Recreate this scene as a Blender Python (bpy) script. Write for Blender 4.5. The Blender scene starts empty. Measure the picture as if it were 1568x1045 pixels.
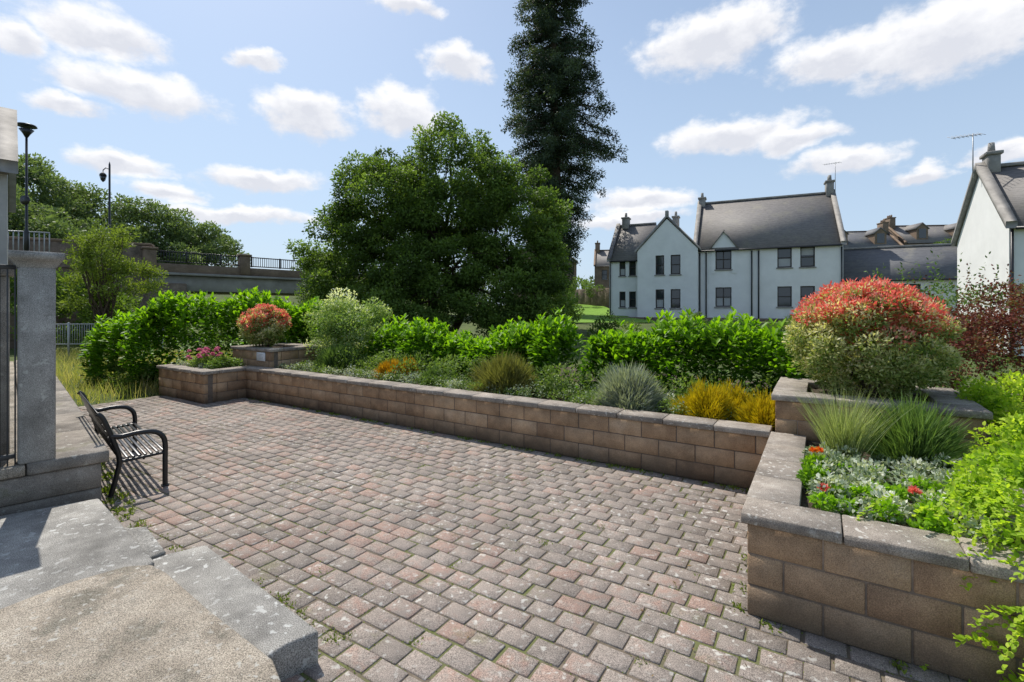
import bpy, math, random
import numpy as np
from mathutils import Vector
rng=np.random.default_rng(11); random.seed(5)
scene=bpy.context.scene
scene.view_settings.view_transform='Standard'
scene.view_settings.look='None'
scene.view_settings.exposure=0

# ------------------------------------------------------------------ mesh accumulator
def _chamfer():
    sg=np.array([[(1 if c>>k&1 else -1) for k in range(3)] for c in range(8)],float)
    S=np.repeat(sg,3,axis=0); K=np.tile(np.arange(3),8)
    mask=np.ones((24,3)); mask[np.arange(24),K]=0
    quads=[];tris=[]
    def cid(s): return sum((1<<k) if s[k]>0 else 0 for k in range(3))
    for k in range(3):
        l,m=(k+1)%3,(k+2)%3
        for s in(-1,1):
            q=[]
            for a,b in((-1,-1),(1,-1),(1,1),(-1,1)):
                v=[0,0,0];v[k]=s;v[l]=a;v[m]=b;q.append(cid(v)*3+k)
            quads.append(q)
    for m in range(3):
        k,l=(m+1)%3,(m+2)%3
        for a in(-1,1):
            for b in(-1,1):
                v0=[0,0,0];v0[k]=a;v0[l]=b;v0[m]=-1;v1=list(v0);v1[m]=1
                c0,c1=cid(v0),cid(v1)
                quads.append([c0*3+k,c1*3+k,c1*3+l,c0*3+l])
    for c in range(8): tris.append([c*3,c*3+1,c*3+2])
    P=S*(1-0.2*mask)
    def fix(f):
        n=np.cross(P[f[1]]-P[f[0]],P[f[2]]-P[f[0]])
        return f if n@P[f].mean(0)>0 else f[::-1]
    quads=[fix(q) for q in quads]; tris=[fix(t) for t in tris]
    return S,mask,np.array(quads),np.array(tris)
CS,CM,CQ,CT=_chamfer()
class Acc:
    def __init__(s): s.v=[];s.q=[];s.t=[];s.tint=[];s.n=0
    def add(s,v,q=None,t=None,tint=0.5):
        v=np.asarray(v,float).reshape(-1,3)
        if q is not None and len(q): s.q.append(np.asarray(q,int).reshape(-1,4)+s.n)
        if t is not None and len(t): s.t.append(np.asarray(t,int).reshape(-1,3)+s.n)
        s.v.append(v)
        tt=np.full(len(v),float(tint)) if np.ndim(tint)==0 else np.asarray(tint,float)
        s.tint.append(tt); s.n+=len(v)
    def quad(s,a,b,c,d,tint=.5): s.add([a,b,c,d],q=[[0,1,2,3]],tint=tint)
    def tri(s,a,b,c,tint=.5): s.add([a,b,c],t=[[0,1,2]],tint=tint)
    def boxes(s,pos,half,yaw=0.,bevel=.005,tilt=None,tint=.5):
        pos=np.asarray(pos,float).reshape(-1,3);n=len(pos)
        half=np.broadcast_to(np.asarray(half,float),(n,3)); yaw=np.broadcast_to(np.asarray(yaw,float),(n,))
        L=CS[None]*(half[:,None,:]-bevel*CM[None])
        if tilt is not None:
            L=L.copy(); L[:,:,2]+=L[:,:,0]*tilt[:,0:1]+L[:,:,1]*tilt[:,1:2]
        c=np.cos(yaw)[:,None];si=np.sin(yaw)[:,None]
        X=L[:,:,0]*c-L[:,:,1]*si;Y=L[:,:,0]*si+L[:,:,1]*c
        V=np.stack([X,Y,L[:,:,2]],-1)+pos[:,None,:]
        off=(np.arange(n)*24)[:,None,None]
        tn=np.repeat(np.broadcast_to(np.asarray(tint,float),(n,)),24)
        s.add(V.reshape(-1,3),(CQ[None]+off).reshape(-1,4),(CT[None]+off).reshape(-1,3),tn)
    def tube(s,pts,rad,n=8,tint=.5,flat=None):
        pts=np.asarray(pts,float);m=len(pts);rad=np.broadcast_to(np.asarray(rad,float),(m,))
        T=np.gradient(pts,axis=0);T/=np.linalg.norm(T,axis=1)[:,None]+1e-9
        ref=np.array([0,0,1.]) if abs(T[0,2])<.9 else np.array([1.,0,0])
        V=[]
        a=np.linspace(0,2*np.pi,n,endpoint=False)
        for i in range(m):
            u=np.cross(ref,T[i]);
            if np.linalg.norm(u)<1e-3: u=np.array([1.,0,0])
            u/=np.linalg.norm(u);w=np.cross(T[i],u);ref=w if abs(T[i]@ref)>.98 else ref
            V.append(pts[i]+rad[i]*(np.cos(a)[:,None]*u+np.sin(a)[:,None]*w))
        V=np.concatenate(V);Q=[]
        for i in range(m-1):
            for j in range(n):
                k=(j+1)%n;Q.append([i*n+j,i*n+k,(i+1)*n+k,(i+1)*n+j])
        c0=len(V);V=np.vstack([V,pts[0],pts[-1]])
        Tt=[[c0,(j+1)%n,j] for j in range(n)]+[[c0+1,(m-1)*n+j,(m-1)*n+(j+1)%n] for j in range(n)]
        s.add(V,Q,Tt,tint)
    def prism(s,poly,z0,z1,tint=.5):
        n=len(poly);V=[[p[0],p[1],z0] for p in poly]+[[p[0],p[1],z1] for p in poly]
        import mathutils
        tr=mathutils.geometry.tessellate_polygon([[Vector((p[0],p[1],0)) for p in poly]])
        s.add(V,[[i,(i+1)%n,n+(i+1)%n,n+i] for i in range(n)],[[n+k for k in t] for t in tr],tint)
    def slab(s,a,b,c,d,th,tint=.5):
        P=np.array([a,b,c,d],float);n=np.cross(P[1]-P[0],P[3]-P[0]);n/=np.linalg.norm(n)
        if n[2]<0:n=-n
        V=np.vstack([P,P-n*th])
        s.add(V,[[0,1,2,3],[7,6,5,4],[0,4,5,1],[1,5,6,2],[2,6,7,3],[3,7,4,0]],None,tint)
    def build(s,name,mat,parent=None,smooth=False):
        V=np.concatenate(s.v).astype(np.float32);Q=np.concatenate(s.q) if s.q else np.zeros((0,4),int)
        T=np.concatenate(s.t) if s.t else np.zeros((0,3),int)
        me=bpy.data.meshes.new(name);me.vertices.add(len(V));me.vertices.foreach_set('co',V.ravel())
        idx=np.concatenate([Q.ravel(),T.ravel()]).astype(np.int32)
        st=np.concatenate([np.arange(len(Q))*4,len(Q)*4+np.arange(len(T))*3]).astype(np.int32)
        me.loops.add(len(idx));me.polygons.add(len(st))
        me.loops.foreach_set('vertex_index',idx);me.polygons.foreach_set('loop_start',st)
        if smooth: me.polygons.foreach_set('use_smooth',np.ones(len(st),bool))
        me.update(calc_edges=True);me.validate()
        at=me.attributes.new('tint','FLOAT','POINT');at.data.foreach_set('value',np.concatenate(s.tint).astype(np.float32))
        me.materials.append(mat)
        ob=bpy.data.objects.new(name,me);scene.collection.objects.link(ob)
        if parent: ob.parent=parent
        return ob
def empty(name):
    e=bpy.data.objects.new(name,None);scene.collection.objects.link(e);return e

# ------------------------------------------------------------------ materials
def newmat(name):
    m=bpy.data.materials.new(name);m.use_nodes=True;nt=m.node_tree;nt.nodes.clear()
    return m,nt,nt.nodes,nt.links
def ramp(N,stops):
    r=N.new('ShaderNodeValToRGB');e=r.color_ramp.elements
    e[0].position,e[0].color=stops[0][0],(*stops[0][1],1);e[1].position,e[1].color=stops[-1][0],(*stops[-1][1],1)
    for p,c in stops[1:-1]:
        x=e.new(p);x.color=(*c,1)
    return r
def noise(N,L,vec,scale,detail=5,rough=.6):
    n=N.new('ShaderNodeTexNoise');n.inputs['Scale'].default_value=scale;n.inputs['Detail'].default_value=detail
    n.inputs['Roughness'].default_value=rough
    if vec is not None:L.new(vec,n.inputs['Vector'])
    return n.outputs['Fac']
def mth(N,L,op,a,b=None,c=None,clamp=False):
    m=N.new('ShaderNodeMath');m.operation=op;m.use_clamp=clamp
    for i,x in enumerate((a,b,c)):
        if x is None:continue
        if isinstance(x,(int,float)):m.inputs[i].default_value=x
        else:L.new(x,m.inputs[i])
    return m.outputs[0]
def mixc(N,L,f,a,b,mode='MIX'):
    m=N.new('ShaderNodeMix');m.data_type='RGBA';m.blend_type=mode
    for s,x in((0,f),(6,a),(7,b)):
        if isinstance(x,(int,float)):m.inputs[s].default_value=x
        elif isinstance(x,tuple):m.inputs[s].default_value=(*x,1)
        else:L.new(x,m.inputs[s])
    return m.outputs[2]
def step(N,L,v,a,b):
    m=N.new('ShaderNodeMapRange');m.inputs[1].default_value=a;m.inputs[2].default_value=b
    L.new(v,m.inputs[0]);return m.outputs[0]
def stone(name,stops,scale=8,tintw=.0,dirt=.35,dscale=1.3,spots=None,spotscale=30,spotth=(.63,.68),bump=.4,bscale=60,rough=.9,moss=None,lowdark=None,speck=0,bdist=.006,dcol=(.035,.032,.028)):
    m,nt,N,L=newmat(name)
    tc=N.new('ShaderNodeTexCoord').outputs['Object']
    at=N.new('ShaderNodeAttribute');at.attribute_name='tint'
    f=noise(N,L,tc,scale,6)
    f=step(N,L,f,.25,.75)
    f=mth(N,L,'ADD',mth(N,L,'MULTIPLY',f,1-tintw),mth(N,L,'MULTIPLY',at.outputs['Fac'],tintw))
    r=ramp(N,stops);L.new(f,r.inputs[0]);col=r.outputs[0]
    if dirt:
        d=step(N,L,noise(N,L,tc,dscale,5,.65),.35,.7)
        col=mixc(N,L,mth(N,L,'MULTIPLY',d,dirt),col,dcol)
    if moss:
        d=step(N,L,noise(N,L,tc,moss[2],5,.7),moss[1],moss[1]+.08)
        col=mixc(N,L,mth(N,L,'MULTIPLY',d,moss[3]),col,moss[0])
    if speck:
        d=step(N,L,noise(N,L,tc,170,2,.5),.3,.7)
        col=mixc(N,L,speck,col,mixc(N,L,d,(.0,.0,.0),(1.,1.,1.)),'OVERLAY')
    if spots:
        d=step(N,L,noise(N,L,tc,spotscale,3,.5),*spotth)
        d2=step(N,L,noise(N,L,tc,1.1,3,.5),.35,.6)
        col=mixc(N,L,mth(N,L,'MULTIPLY',mth(N,L,'MULTIPLY',d,d2),.75),col,spots)
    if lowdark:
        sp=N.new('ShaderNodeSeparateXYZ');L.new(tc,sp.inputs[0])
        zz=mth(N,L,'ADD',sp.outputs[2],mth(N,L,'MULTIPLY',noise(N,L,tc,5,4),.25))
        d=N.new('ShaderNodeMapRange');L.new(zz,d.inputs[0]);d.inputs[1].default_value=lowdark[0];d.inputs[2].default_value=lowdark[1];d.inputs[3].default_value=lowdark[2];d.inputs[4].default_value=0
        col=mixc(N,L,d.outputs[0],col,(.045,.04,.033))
    b=N.new('ShaderNodeBsdfPrincipled');L.new(col,b.inputs['Base Color']);b.inputs['Roughness'].default_value=rough
    b.inputs['Specular IOR Level'].default_value=.25
    bn=N.new('ShaderNodeBump');bn.inputs['Strength'].default_value=bump;bn.inputs['Distance'].default_value=bdist
    L.new(noise(N,L,tc,bscale,5,.7),bn.inputs['Height']);L.new(bn.outputs[0],b.inputs['Normal'])
    o=N.new('ShaderNodeOutputMaterial');L.new(b.outputs[0],o.inputs[0]);return m
def leaf(name,stops,transl=.35,rough=.55,spec=.2,tcol=None):
    m,nt,N,L=newmat(name)
    at=N.new('ShaderNodeAttribute');at.attribute_name='tint'
    r=ramp(N,stops);L.new(at.outputs['Fac'],r.inputs[0])
    b=N.new('ShaderNodeBsdfPrincipled');L.new(r.outputs[0],b.inputs['Base Color']);b.inputs['Roughness'].default_value=rough
    b.inputs['Specular IOR Level'].default_value=spec
    t=N.new('ShaderNodeBsdfTranslucent')
    tc=mixc(N,L,1.0,r.outputs[0],tcol or (1.8,1.9,.7),'MULTIPLY');L.new(tc,t.inputs[0])
    mx=N.new('ShaderNodeMixShader');mx.inputs[0].default_value=transl
    L.new(b.outputs[0],mx.inputs[1]);L.new(t.outputs[0],mx.inputs[2])
    o=N.new('ShaderNodeOutputMaterial');L.new(mx.outputs[0],o.inputs[0]);return m
def plain(name,c,rough=.5,metal=0,spec=.5,var=.15,scale=6):
    m,nt,N,L=newmat(name)
    tc=N.new('ShaderNodeTexCoord').outputs['Object']
    col=mixc(N,L,mth(N,L,'MULTIPLY',noise(N,L,tc,scale,5),var*2),c,tuple(x*.45 for x in c))
    b=N.new('ShaderNodeBsdfPrincipled');L.new(col,b.inputs['Base Color']);b.inputs['Roughness'].default_value=rough
    b.inputs['Metallic'].default_value=metal;b.inputs['Specular IOR Level'].default_value=spec
    o=N.new('ShaderNodeOutputMaterial');L.new(b.outputs[0],o.inputs[0]);return m
def slate(name,c1,c2,rows=5.5):
    m,nt,N,L=newmat(name)
    tc=N.new('ShaderNodeTexCoord').outputs['Object']
    sp=N.new('ShaderNodeSeparateXYZ');L.new(tc,sp.inputs[0])
    mp=N.new('ShaderNodeMapping');mp.inputs['Scale'].default_value=(2.2,2.2,rows*2);L.new(tc,mp.inputs[0])
    f=step(N,L,noise(N,L,mp.outputs[0],1.6,5,.8),.3,.7)
    col=mixc(N,L,f,c1,c2)
    fr=mth(N,L,'FRACT',mth(N,L,'MULTIPLY',sp.outputs[2],rows))
    ln=step(N,L,fr,.16,.0)
    col=mixc(N,L,mth(N,L,'MULTIPLY',ln,.45),col,(.04,.04,.04))
    li=step(N,L,noise(N,L,tc,.9,6,.7),.52,.66)
    col=mixc(N,L,mth(N,L,'MULTIPLY',li,.35),col,(.28,.26,.19))
    b=N.new('ShaderNodeBsdfPrincipled');L.new(col,b.inputs['Base Color']);b.inputs['Roughness'].default_value=.7
    bn=N.new('ShaderNodeBump');bn.inputs['Strength'].default_value=.6;bn.inputs['Distance'].default_value=.03;L.new(fr,bn.inputs['Height']);L.new(bn.outputs[0],b.inputs['Normal'])
    o=N.new('ShaderNodeOutputMaterial');L.new(b.outputs[0],o.inputs[0]);return m

M_paver=stone('paver_concrete',[(0,(.175,.152,.132)),(.3,(.265,.228,.198)),(.55,(.325,.275,.238)),(.78,(.345,.235,.19)),(1,(.41,.36,.315))],scale=11,tintw=.5,dirt=.42,dscale=.8,spots=(.58,.57,.52),spotscale=19,spotth=(.59,.67),bump=.8,bscale=45,speck=.6,moss=((.155,.15,.07),.58,2.2,.35),dcol=(.05,.042,.035))
M_joint=stone('joint_sand_moss',[(0,(.10,.08,.058)),(1,(.22,.18,.135))],scale=14,dirt=.3,moss=((.13,.15,.045),.46,1.3,.75),bump=.8,bscale=90)
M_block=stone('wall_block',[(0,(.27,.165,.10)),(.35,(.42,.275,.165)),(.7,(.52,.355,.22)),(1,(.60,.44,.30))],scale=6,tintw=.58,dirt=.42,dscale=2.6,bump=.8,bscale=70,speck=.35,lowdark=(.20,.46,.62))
M_cope=stone('coping_concrete',[(0,(.22,.185,.155)),(.5,(.34,.295,.25)),(1,(.44,.395,.34))],scale=7,tintw=.35,dirt=.5,dscale=3,spots=(.54,.52,.47),spotscale=26,spotth=(.6,.66),bump=.8,bscale=60,speck=.45)
M_mortar=stone('mortar',[(0,(.12,.095,.075)),(1,(.22,.175,.14))],scale=20,bump=.3)
M_slab=stone('rough_concrete',[(0,(.26,.25,.23)),(1,(.46,.44,.40))],scale=5,dirt=.6,dscale=1.8,bump=1.,bscale=110,speck=.7,bdist=.006,spots=(.6,.6,.57),spotscale=18,spotth=(.6,.66))
M_sand=stone('weathered_sandy_concrete',[(0,(.27,.23,.18)),(.5,(.38,.33,.265)),(1,(.46,.41,.34))],scale=4,dirt=.5,dscale=2.2,bump=1.,bscale=95,speck=.75,bdist=.008,moss=((.16,.15,.12),.54,2.2,.65),spots=(.5,.49,.45),spotscale=22,spotth=(.6,.66))
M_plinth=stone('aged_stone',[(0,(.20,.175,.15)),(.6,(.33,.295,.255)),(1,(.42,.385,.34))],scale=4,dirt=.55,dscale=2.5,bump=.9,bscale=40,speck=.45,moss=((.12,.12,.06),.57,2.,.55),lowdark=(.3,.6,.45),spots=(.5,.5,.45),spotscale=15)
M_post=stone('grey_stone',[(0,(.27,.26,.245)),(.6,(.39,.38,.36)),(1,(.47,.455,.43))],scale=3,dirt=.5,dscale=3.5,bump=.6,bscale=60,speck=.45,spots=(.52,.52,.48),spotscale=12)
M_soil=stone('soil',[(0,(.045,.032,.022)),(1,(.12,.09,.06))],scale=14,bump=1,bscale=25,bdist=.03)
M_white=stone('white_render',[(0,(.74,.74,.725)),(1,(.84,.84,.82))],scale=1.2,dirt=.12,dscale=.7,bump=.15,bscale=30,dcol=(.25,.25,.23))
M_white2=stone('grey_render',[(0,(.32,.32,.31)),(1,(.44,.44,.42))],scale=1.2,dirt=.25,dscale=.9,bump=.15)
M_trim=stone('grey_stone_trim',[(0,(.26,.25,.235)),(1,(.42,.40,.37))],scale=3,dirt=.4,bump=.3)
M_rubble=stone('rubble_stone',[(0,(.11,.085,.065)),(.5,(.21,.16,.12)),(1,(.31,.24,.185))],scale=2.2,dirt=.45,dscale=.7,bump=1,bscale=4,bdist=.08)
M_brown=stone('brown_sandstone',[(0,(.16,.115,.08)),(1,(.30,.22,.16))],scale=1.5,dirt=.3,bump=.6,bscale=5,bdist=.05)
M_conc=stone('bridge_concrete',[(0,(.30,.285,.26)),(1,(.44,.42,.385))],scale=.8,dirt=.5,dscale=.6,bump=.3,bscale=20)
M_slate=slate('slate_roof',(.12,.112,.105),(.25,.23,.215))
M_slate2=slate('dark_slate_roof',(.08,.08,.085),(.17,.17,.175),4.5)
M_frame=plain('brown_frame',(.035,.025,.02),.5)
M_pipe=plain('black_pipe',(.02,.02,.022),.4)
M_black=plain('black_painted_steel',(.012,.012,.014),.35,0,.5)
M_rail=plain('dark_grey_painted_steel',(.05,.052,.055),.45,0,.5)
M_galv=plain('galvanised_steel',(.40,.41,.42),.45,.4)
M_glass=plain('window_glass',(.03,.035,.042),.06,0,.8)
M_blind=plain('window_blind',(.42,.43,.43),.7)
M_sign=plain('sign_white',(.8,.81,.81),.4,var=.03)
M_bark=stone('bark',[(0,(.05,.035,.025)),(1,(.16,.115,.08))],scale=5,bump=1,bscale=12,bdist=.05)
M_grass=stone('grass_ground',[(0,(.05,.075,.018)),(.5,(.09,.125,.03)),(1,(.15,.17,.05))],scale=1.2,dirt=.3,dscale=.2,bump=1,bscale=18,bdist=.05)
M_lawn=stone('lawn',[(0,(.12,.24,.02)),(1,(.18,.32,.035))],scale=1.5,dirt=.1,bump=.8,bscale=25,bdist=.03)
M_road=stone('asphalt',[(0,(.04,.04,.042)),(1,(.07,.07,.07))],scale=6,bump=.3)

L_tree=leaf('tree_leaves',[(0,(.045,.075,.016)),(.45,(.095,.155,.032)),(.8,(.15,.225,.05)),(1,(.20,.28,.075))],.38,tcol=(1.7,1.8,.7))
L_far=leaf('far_tree_leaves',[(0,(.065,.095,.04)),(.5,(.13,.185,.065)),(1,(.20,.26,.095))],.33,tcol=(1.5,1.6,.8))
L_young=leaf('young_tree_leaves',[(0,(.10,.14,.025)),(1,(.22,.28,.06))],.4)
L_con=leaf('conifer_needles',[(0,(.022,.038,.022)),(.6,(.055,.082,.046)),(1,(.095,.125,.066))],.2,.6)
L_laurel=leaf('laurel_leaves',[(0,(.03,.075,.01)),(.4,(.09,.20,.015)),(1,(.23,.40,.025))],.42,.45,.22,(1.9,2.0,.45))
L_peren=leaf('perennial_leaves',[(0,(.05,.085,.02)),(.5,(.12,.19,.04)),(1,(.23,.31,.09))],.3)
L_white=leaf('variegated_leaves',[(0,(.10,.17,.04)),(.6,(.23,.33,.09)),(.85,(.45,.5,.28)),(1,(.78,.78,.66))],.3)
L_rose=leaf('rosemary_needles',[(0,(.05,.09,.025)),(1,(.16,.25,.075))],.28)
L_olive=leaf('olive_heather',[(0,(.08,.08,.03)),(.6,(.18,.18,.05)),(1,(.27,.26,.09))],.25)
L_orange=leaf('orange_heather',[(0,(.22,.14,.01)),(.5,(.46,.27,.012)),(1,(.6,.40,.02))],.3,tcol=(1.4,1.2,.6))
L_gold=leaf('golden_heather',[(0,(.22,.21,.010)),(.5,(.50,.40,.012)),(1,(.68,.50,.02))],.3,tcol=(1.3,1.3,.6))
L_lav=leaf('lavender_leaves',[(0,(.15,.18,.14)),(.6,(.30,.33,.28)),(1,(.46,.48,.43))],.25)
L_silver=leaf('silver_leaves',[(0,(.12,.18,.08)),(.5,(.27,.33,.21)),(1,(.6,.62,.54))],.2)
L_pieris=leaf('pieris_leaves',[(0,(.08,.14,.025)),(.4,(.26,.31,.10)),(.75,(.58,.55,.30)),(1,(.74,.68,.48))],.3)
L_red=leaf('red_young_leaves',[(0,(.62,.09,.065)),(.6,(.80,.20,.15)),(1,(.88,.42,.33))],.4,tcol=(1.2,.85,.8))
L_pink=leaf('pink_petals',[(0,(.55,.12,.25)),(1,(.8,.4,.5))],.3,tcol=(1.2,.9,1.))
L_orf=leaf('orange_petals',[(0,(.75,.10,.02)),(1,(.85,.35,.03))],.3,tcol=(1.2,1,.7))
L_lime=leaf('lime_leaves',[(0,(.09,.18,.015)),(.5,(.24,.38,.03)),(1,(.44,.54,.06))],.45)
L_purple=leaf('purple_leaves',[(0,(.07,.03,.02)),(.5,(.18,.055,.04)),(.8,(.17,.14,.05)),(1,(.2,.24,.07))],.3,tcol=(1.5,1,.7))
L_blade=leaf('grass_blades',[(0,(.11,.16,.035)),(.5,(.27,.30,.09)),(1,(.52,.44,.25))],.35)
L_palegrass=leaf('pale_grass_blades',[(0,(.17,.22,.07)),(1,(.42,.46,.26))],.35)
L_moss=leaf('moss_sprigs',[(0,(.08,.12,.02)),(1,(.22,.28,.05))],.3)
L_dry=leaf('dry_leaf_litter',[(0,(.08,.05,.025)),(1,(.30,.2,.09))],.15)

# ------------------------------------------------------------------ foliage generators
def unit(a): return a/(np.linalg.norm(a,axis=-1,keepdims=True)+1e-9)
RH=(np.array([[0,0,0],[.45,.5,.12],[1,0,0],[.45,-.5,.12]]),np.array([[0,1,2,3]]),None)
LA=(np.array([[0,0,0],[.3,.45,.16],[.7,.42,.12],[1,0,-.1],[.7,-.42,.12],[.3,-.45,.16],[.3,0,0],[.7,0,-.02]]),
    np.array([[6,7,2,1],[6,5,4,7]]),np.array([[0,6,1],[0,5,6],[7,3,2],[7,4,3]]))
def leaves(acc,C,A,N,Ln,Wd,tint,tm=RH):
    A=unit(A);S=unit(np.cross(A,N));N2=np.cross(S,A);n=len(C)
    Ln=np.broadcast_to(Ln,(n,));Wd=np.broadcast_to(Wd,(n,))
    T,Q,Tr=tm;k=len(T)
    V=C[:,None,:]+A[:,None,:]*(T[None,:,0:1]*Ln[:,None,None])+S[:,None,:]*(T[None,:,1:2]*Wd[:,None,None])+N2[:,None,:]*(T[None,:,2:3]*Wd[:,None,None])
    off=(np.arange(n)*k)[:,None,None]
    acc.add(V.reshape(-1,3),(Q[None]+off).reshape(-1,4),None if Tr is None else (Tr[None]+off).reshape(-1,3),np.repeat(np.clip(tint,0,1),k))
def rs(n): return unit(rng.normal(size=(n,3)))
def blobs_from(ells,n,r0,r1,lo=.5):
    out=[];w=np.array([e[3]*e[5] for e in ells],float);w/=w.sum()
    for e,k in zip(ells,rng.multinomial(n,w)):
        d=rs(k);rr=rng.uniform(lo,1.,(k,1))**.6
        out.append(np.hstack([np.array(e[:3])+d*np.array(e[3:])*rr,rng.uniform(r0,r1,(k,1))]))
    return np.vstack(out)
def clump(acc,B,total,Ln,Wd,shell=(.55,1.05),up=.2,out=.8,zmin=-9,tm=RH,flat=.8,tb=.28,tbase=.45,toph=0):
    w=B[:,3]**2;w=w/w.sum();cnt=rng.multinomial(total,w)
    idx=np.repeat(np.arange(len(B)),cnt);n=len(idx)
    d=rs(n);r=B[idx,3]*rng.uniform(*shell,n)
    C=B[idx,:3]+d*r[:,None]*np.array([1,1,flat])
    bt=rng.normal(0,tb*.6,len(B))
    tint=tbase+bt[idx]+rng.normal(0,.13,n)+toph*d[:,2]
    A=d*out+rng.normal(size=(n,3))*.6+np.array([0,0,up])
    Nn=d*.6+rng.normal(size=(n,3))*.6+np.array([0,0,.6])
    m=C[:,2]>zmin
    leaves(acc,C[m],A[m],Nn[m],Ln*rng.uniform(.7,1.3,m.sum()),Wd*rng.uniform(.7,1.3,m.sum()),tint[m],tm)
def blades(acc,C,A,Ln,Wd,bend,tint,segs=3):
    n=len(C);A=unit(A);az=rng.uniform(0,6.283,n);S=unit(np.cross(A,np.stack([np.cos(az),np.sin(az),np.zeros(n)],1)+1e-4))
    G=A.copy();G[:,2]=0;G=G+rng.normal(size=(n,3))*.05;G[:,2]-=.25
    Ln=np.broadcast_to(Ln,(n,));xs=np.linspace(0,1,segs+1);V=[]
    for x in xs:
        c=C+A*(Ln*x)[:,None]+G*(Ln*bend*x*x)[:,None]
        w=Wd*(1-x**1.5)*.5+Wd*.04
        V+= [c-S*w,c+S*w]
    V=np.stack(V,1);k=2*(segs+1);off=(np.arange(n)*k)[:,None,None]
    Q=np.array([[2*i,2*i+1,2*i+3,2*i+2] for i in range(segs)])
    acc.add(V.reshape(-1,3),(Q[None]+off).reshape(-1,4),None,np.repeat(np.clip(tint,0,1),k))
def trunk(acc,base,top,r0,r1,n=8,wob=.1):
    base=np.array(base,float);top=np.array(top,float);k=7
    P=np.array([base+(top-base)*t for t in np.linspace(0,1,k)]);P[1:-1]+=rng.normal(size=(k-2,3))*wob*np.array([1,1,.2])
    acc.tube(P,np.linspace(r0,r1,k),n)

# ------------------------------------------------------------------ site frame (garden walls run at ~32 deg)
C0=np.array([1.60,3.30]);R=np.array([.845,-.535]);B=np.array([.535,.845]);YAW=math.atan2(-.535,.845)
def st(s,t): return C0+s*R+t*B
def st3(s,t,z): p=st(s,t);return np.array([p[0],p[1],z])

# ------------------------------------------------------------------ ground
def hgt(x,y):
    def ss(v,a,b):
        t=np.clip((v-a)/(b-a),0,1);return t*t*(3-2*t)
    h=-.03+1.1*ss(y,15,29)*ss(x,-6,4)+1.3*ss(y,36,60)
    h=h+ss(-x,16,40)*ss(y,34,70)*6+ss(y,60,120)*3*ss(x,10,40)
    return h
xs=np.concatenate([np.linspace(-700,-70,14),np.linspace(-60,60,121),np.linspace(70,700,14)])
ys=np.concatenate([np.linspace(-120,-10,8),np.linspace(-8,80,89),np.linspace(90,900,16)])
X,Y=np.meshgrid(xs,ys);Z=hgt(X,Y)
g=Acc();nx=len(xs);ny=len(ys)
i,j=np.meshgrid(np.arange(nx-1),np.arange(ny-1));a=(j*nx+i).ravel()
g.add(np.stack([X,Y,Z],-1).reshape(-1,3),np.stack([a,a+1,a+nx+1,a+nx],1))
g.build('ground',M_grass,smooth=True)

# patio bed (joints) + individual pavers
PC=np.array([-4.15,4.94]);AW=unit(np.array([-.72,.69]));WW=np.array([-AW[1],-abs(AW[0])])
pv=empty('paved_patio')
jb=Acc();p=[st(-12.75,-9),st(7,-9),st(7,2.52),st(-12.75,2.52)]
jb.quad(*[np.array([q[0],q[1],-.0045]) for q in p]);jb.build('joint_bed',M_joint,pv)
pl,pw=.235,.165
S_=[];T_=[]
rows=int(10.5/pw);JS=[]
for r in range(rows):
    t=2.5-pw*(r+.5)
    n=int(19.5/pl);off=(r%2)*.5*pl+rng.uniform(-.035,.035);JS.append(off)
    s=-12.7+off+pl*(np.arange(n)+.5)+rng.normal(0,.003,n);S_.append(s);T_.append(np.full(n,t)+.012*np.sin(s*.8+r*.15))
S_=np.concatenate(S_);T_=np.concatenate(T_)
keep=~((S_>.05)&(T_>.02))&~((S_<-10.85)&(T_>1.6))
W=C0[None]+S_[:,None]*R+T_[:,None]*B
rel=W-PC;dw=rel@WW
keep&=(dw<.1)|(rel@AW<-.1)
keep&=W[:,1]>.3
S_,T_,W=S_[keep],T_[keep],W[keep];n=len(W)
low=0.5*np.sin(W[:,0]*1.3)+.5*np.sin(W[:,1]*1.7+1)
pos=np.column_stack([W+rng.normal(0,.003,(n,2)),-.0405+np.clip(rng.normal(0,.0016,n),-.002,.004)+low*.0012])
half=np.column_stack([np.full(n,pl/2-.0045)-rng.uniform(0,.005,n),np.full(n,pw/2-.0045)-rng.uniform(0,.004,n),np.full(n,.045)])
a=Acc();tn=np.clip(.42+.30*rng.normal(size=n)+.12*np.sin(W[:,0]*.9+W[:,1]*.6),0,1)
a.boxes(pos,half,YAW+rng.normal(0,.016,n),.006,rng.normal(0,.007,(n,2)),tn)
a.build('pavers',M_paver,pv)
# moss & weeds in joints
a=Acc();k=42000
jr=rng.integers(0,rows,k);s=rng.uniform(-12,5,k);t=2.5-pw*jr+rng.normal(0,.005,k)+.012*np.sin(s*.8+jr*.15)
v=rng.random(k)<.45;oo=-12.7+np.array(JS)[np.clip(jr,0,rows-1)];s2=np.round((s-oo)/pl)*pl+oo
s=np.where(v,s2+rng.normal(0,.006,k),s);t=np.where(v,t-rng.uniform(.0,pw,k),t)
W=C0[None]+s[:,None]*R+t[:,None]*B
nz=np.sin(W[:,0]*2.1+1)*np.sin(W[:,1]*1.7)+.5*np.sin(W[:,0]*5.3+W[:,1]*4.1)+.4*np.clip(6-W[:,1],0,4)
ok=(nz+rng.normal(0,.35,k)>.45)&(W[:,1]>1)&(t<2.5)&~((s>0)&(t>0))&((W-PC)@WW<0)
C=np.column_stack([W[ok],np.full(ok.sum(),-.002)]);n=len(C)
leaves(a,C,rs(n)+np.array([0,0,.6]),rs(n)+np.array([0,0,1]),rng.uniform(.006,.016,n),rng.uniform(.005,.011,n),rng.uniform(0,.9,n))
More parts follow.
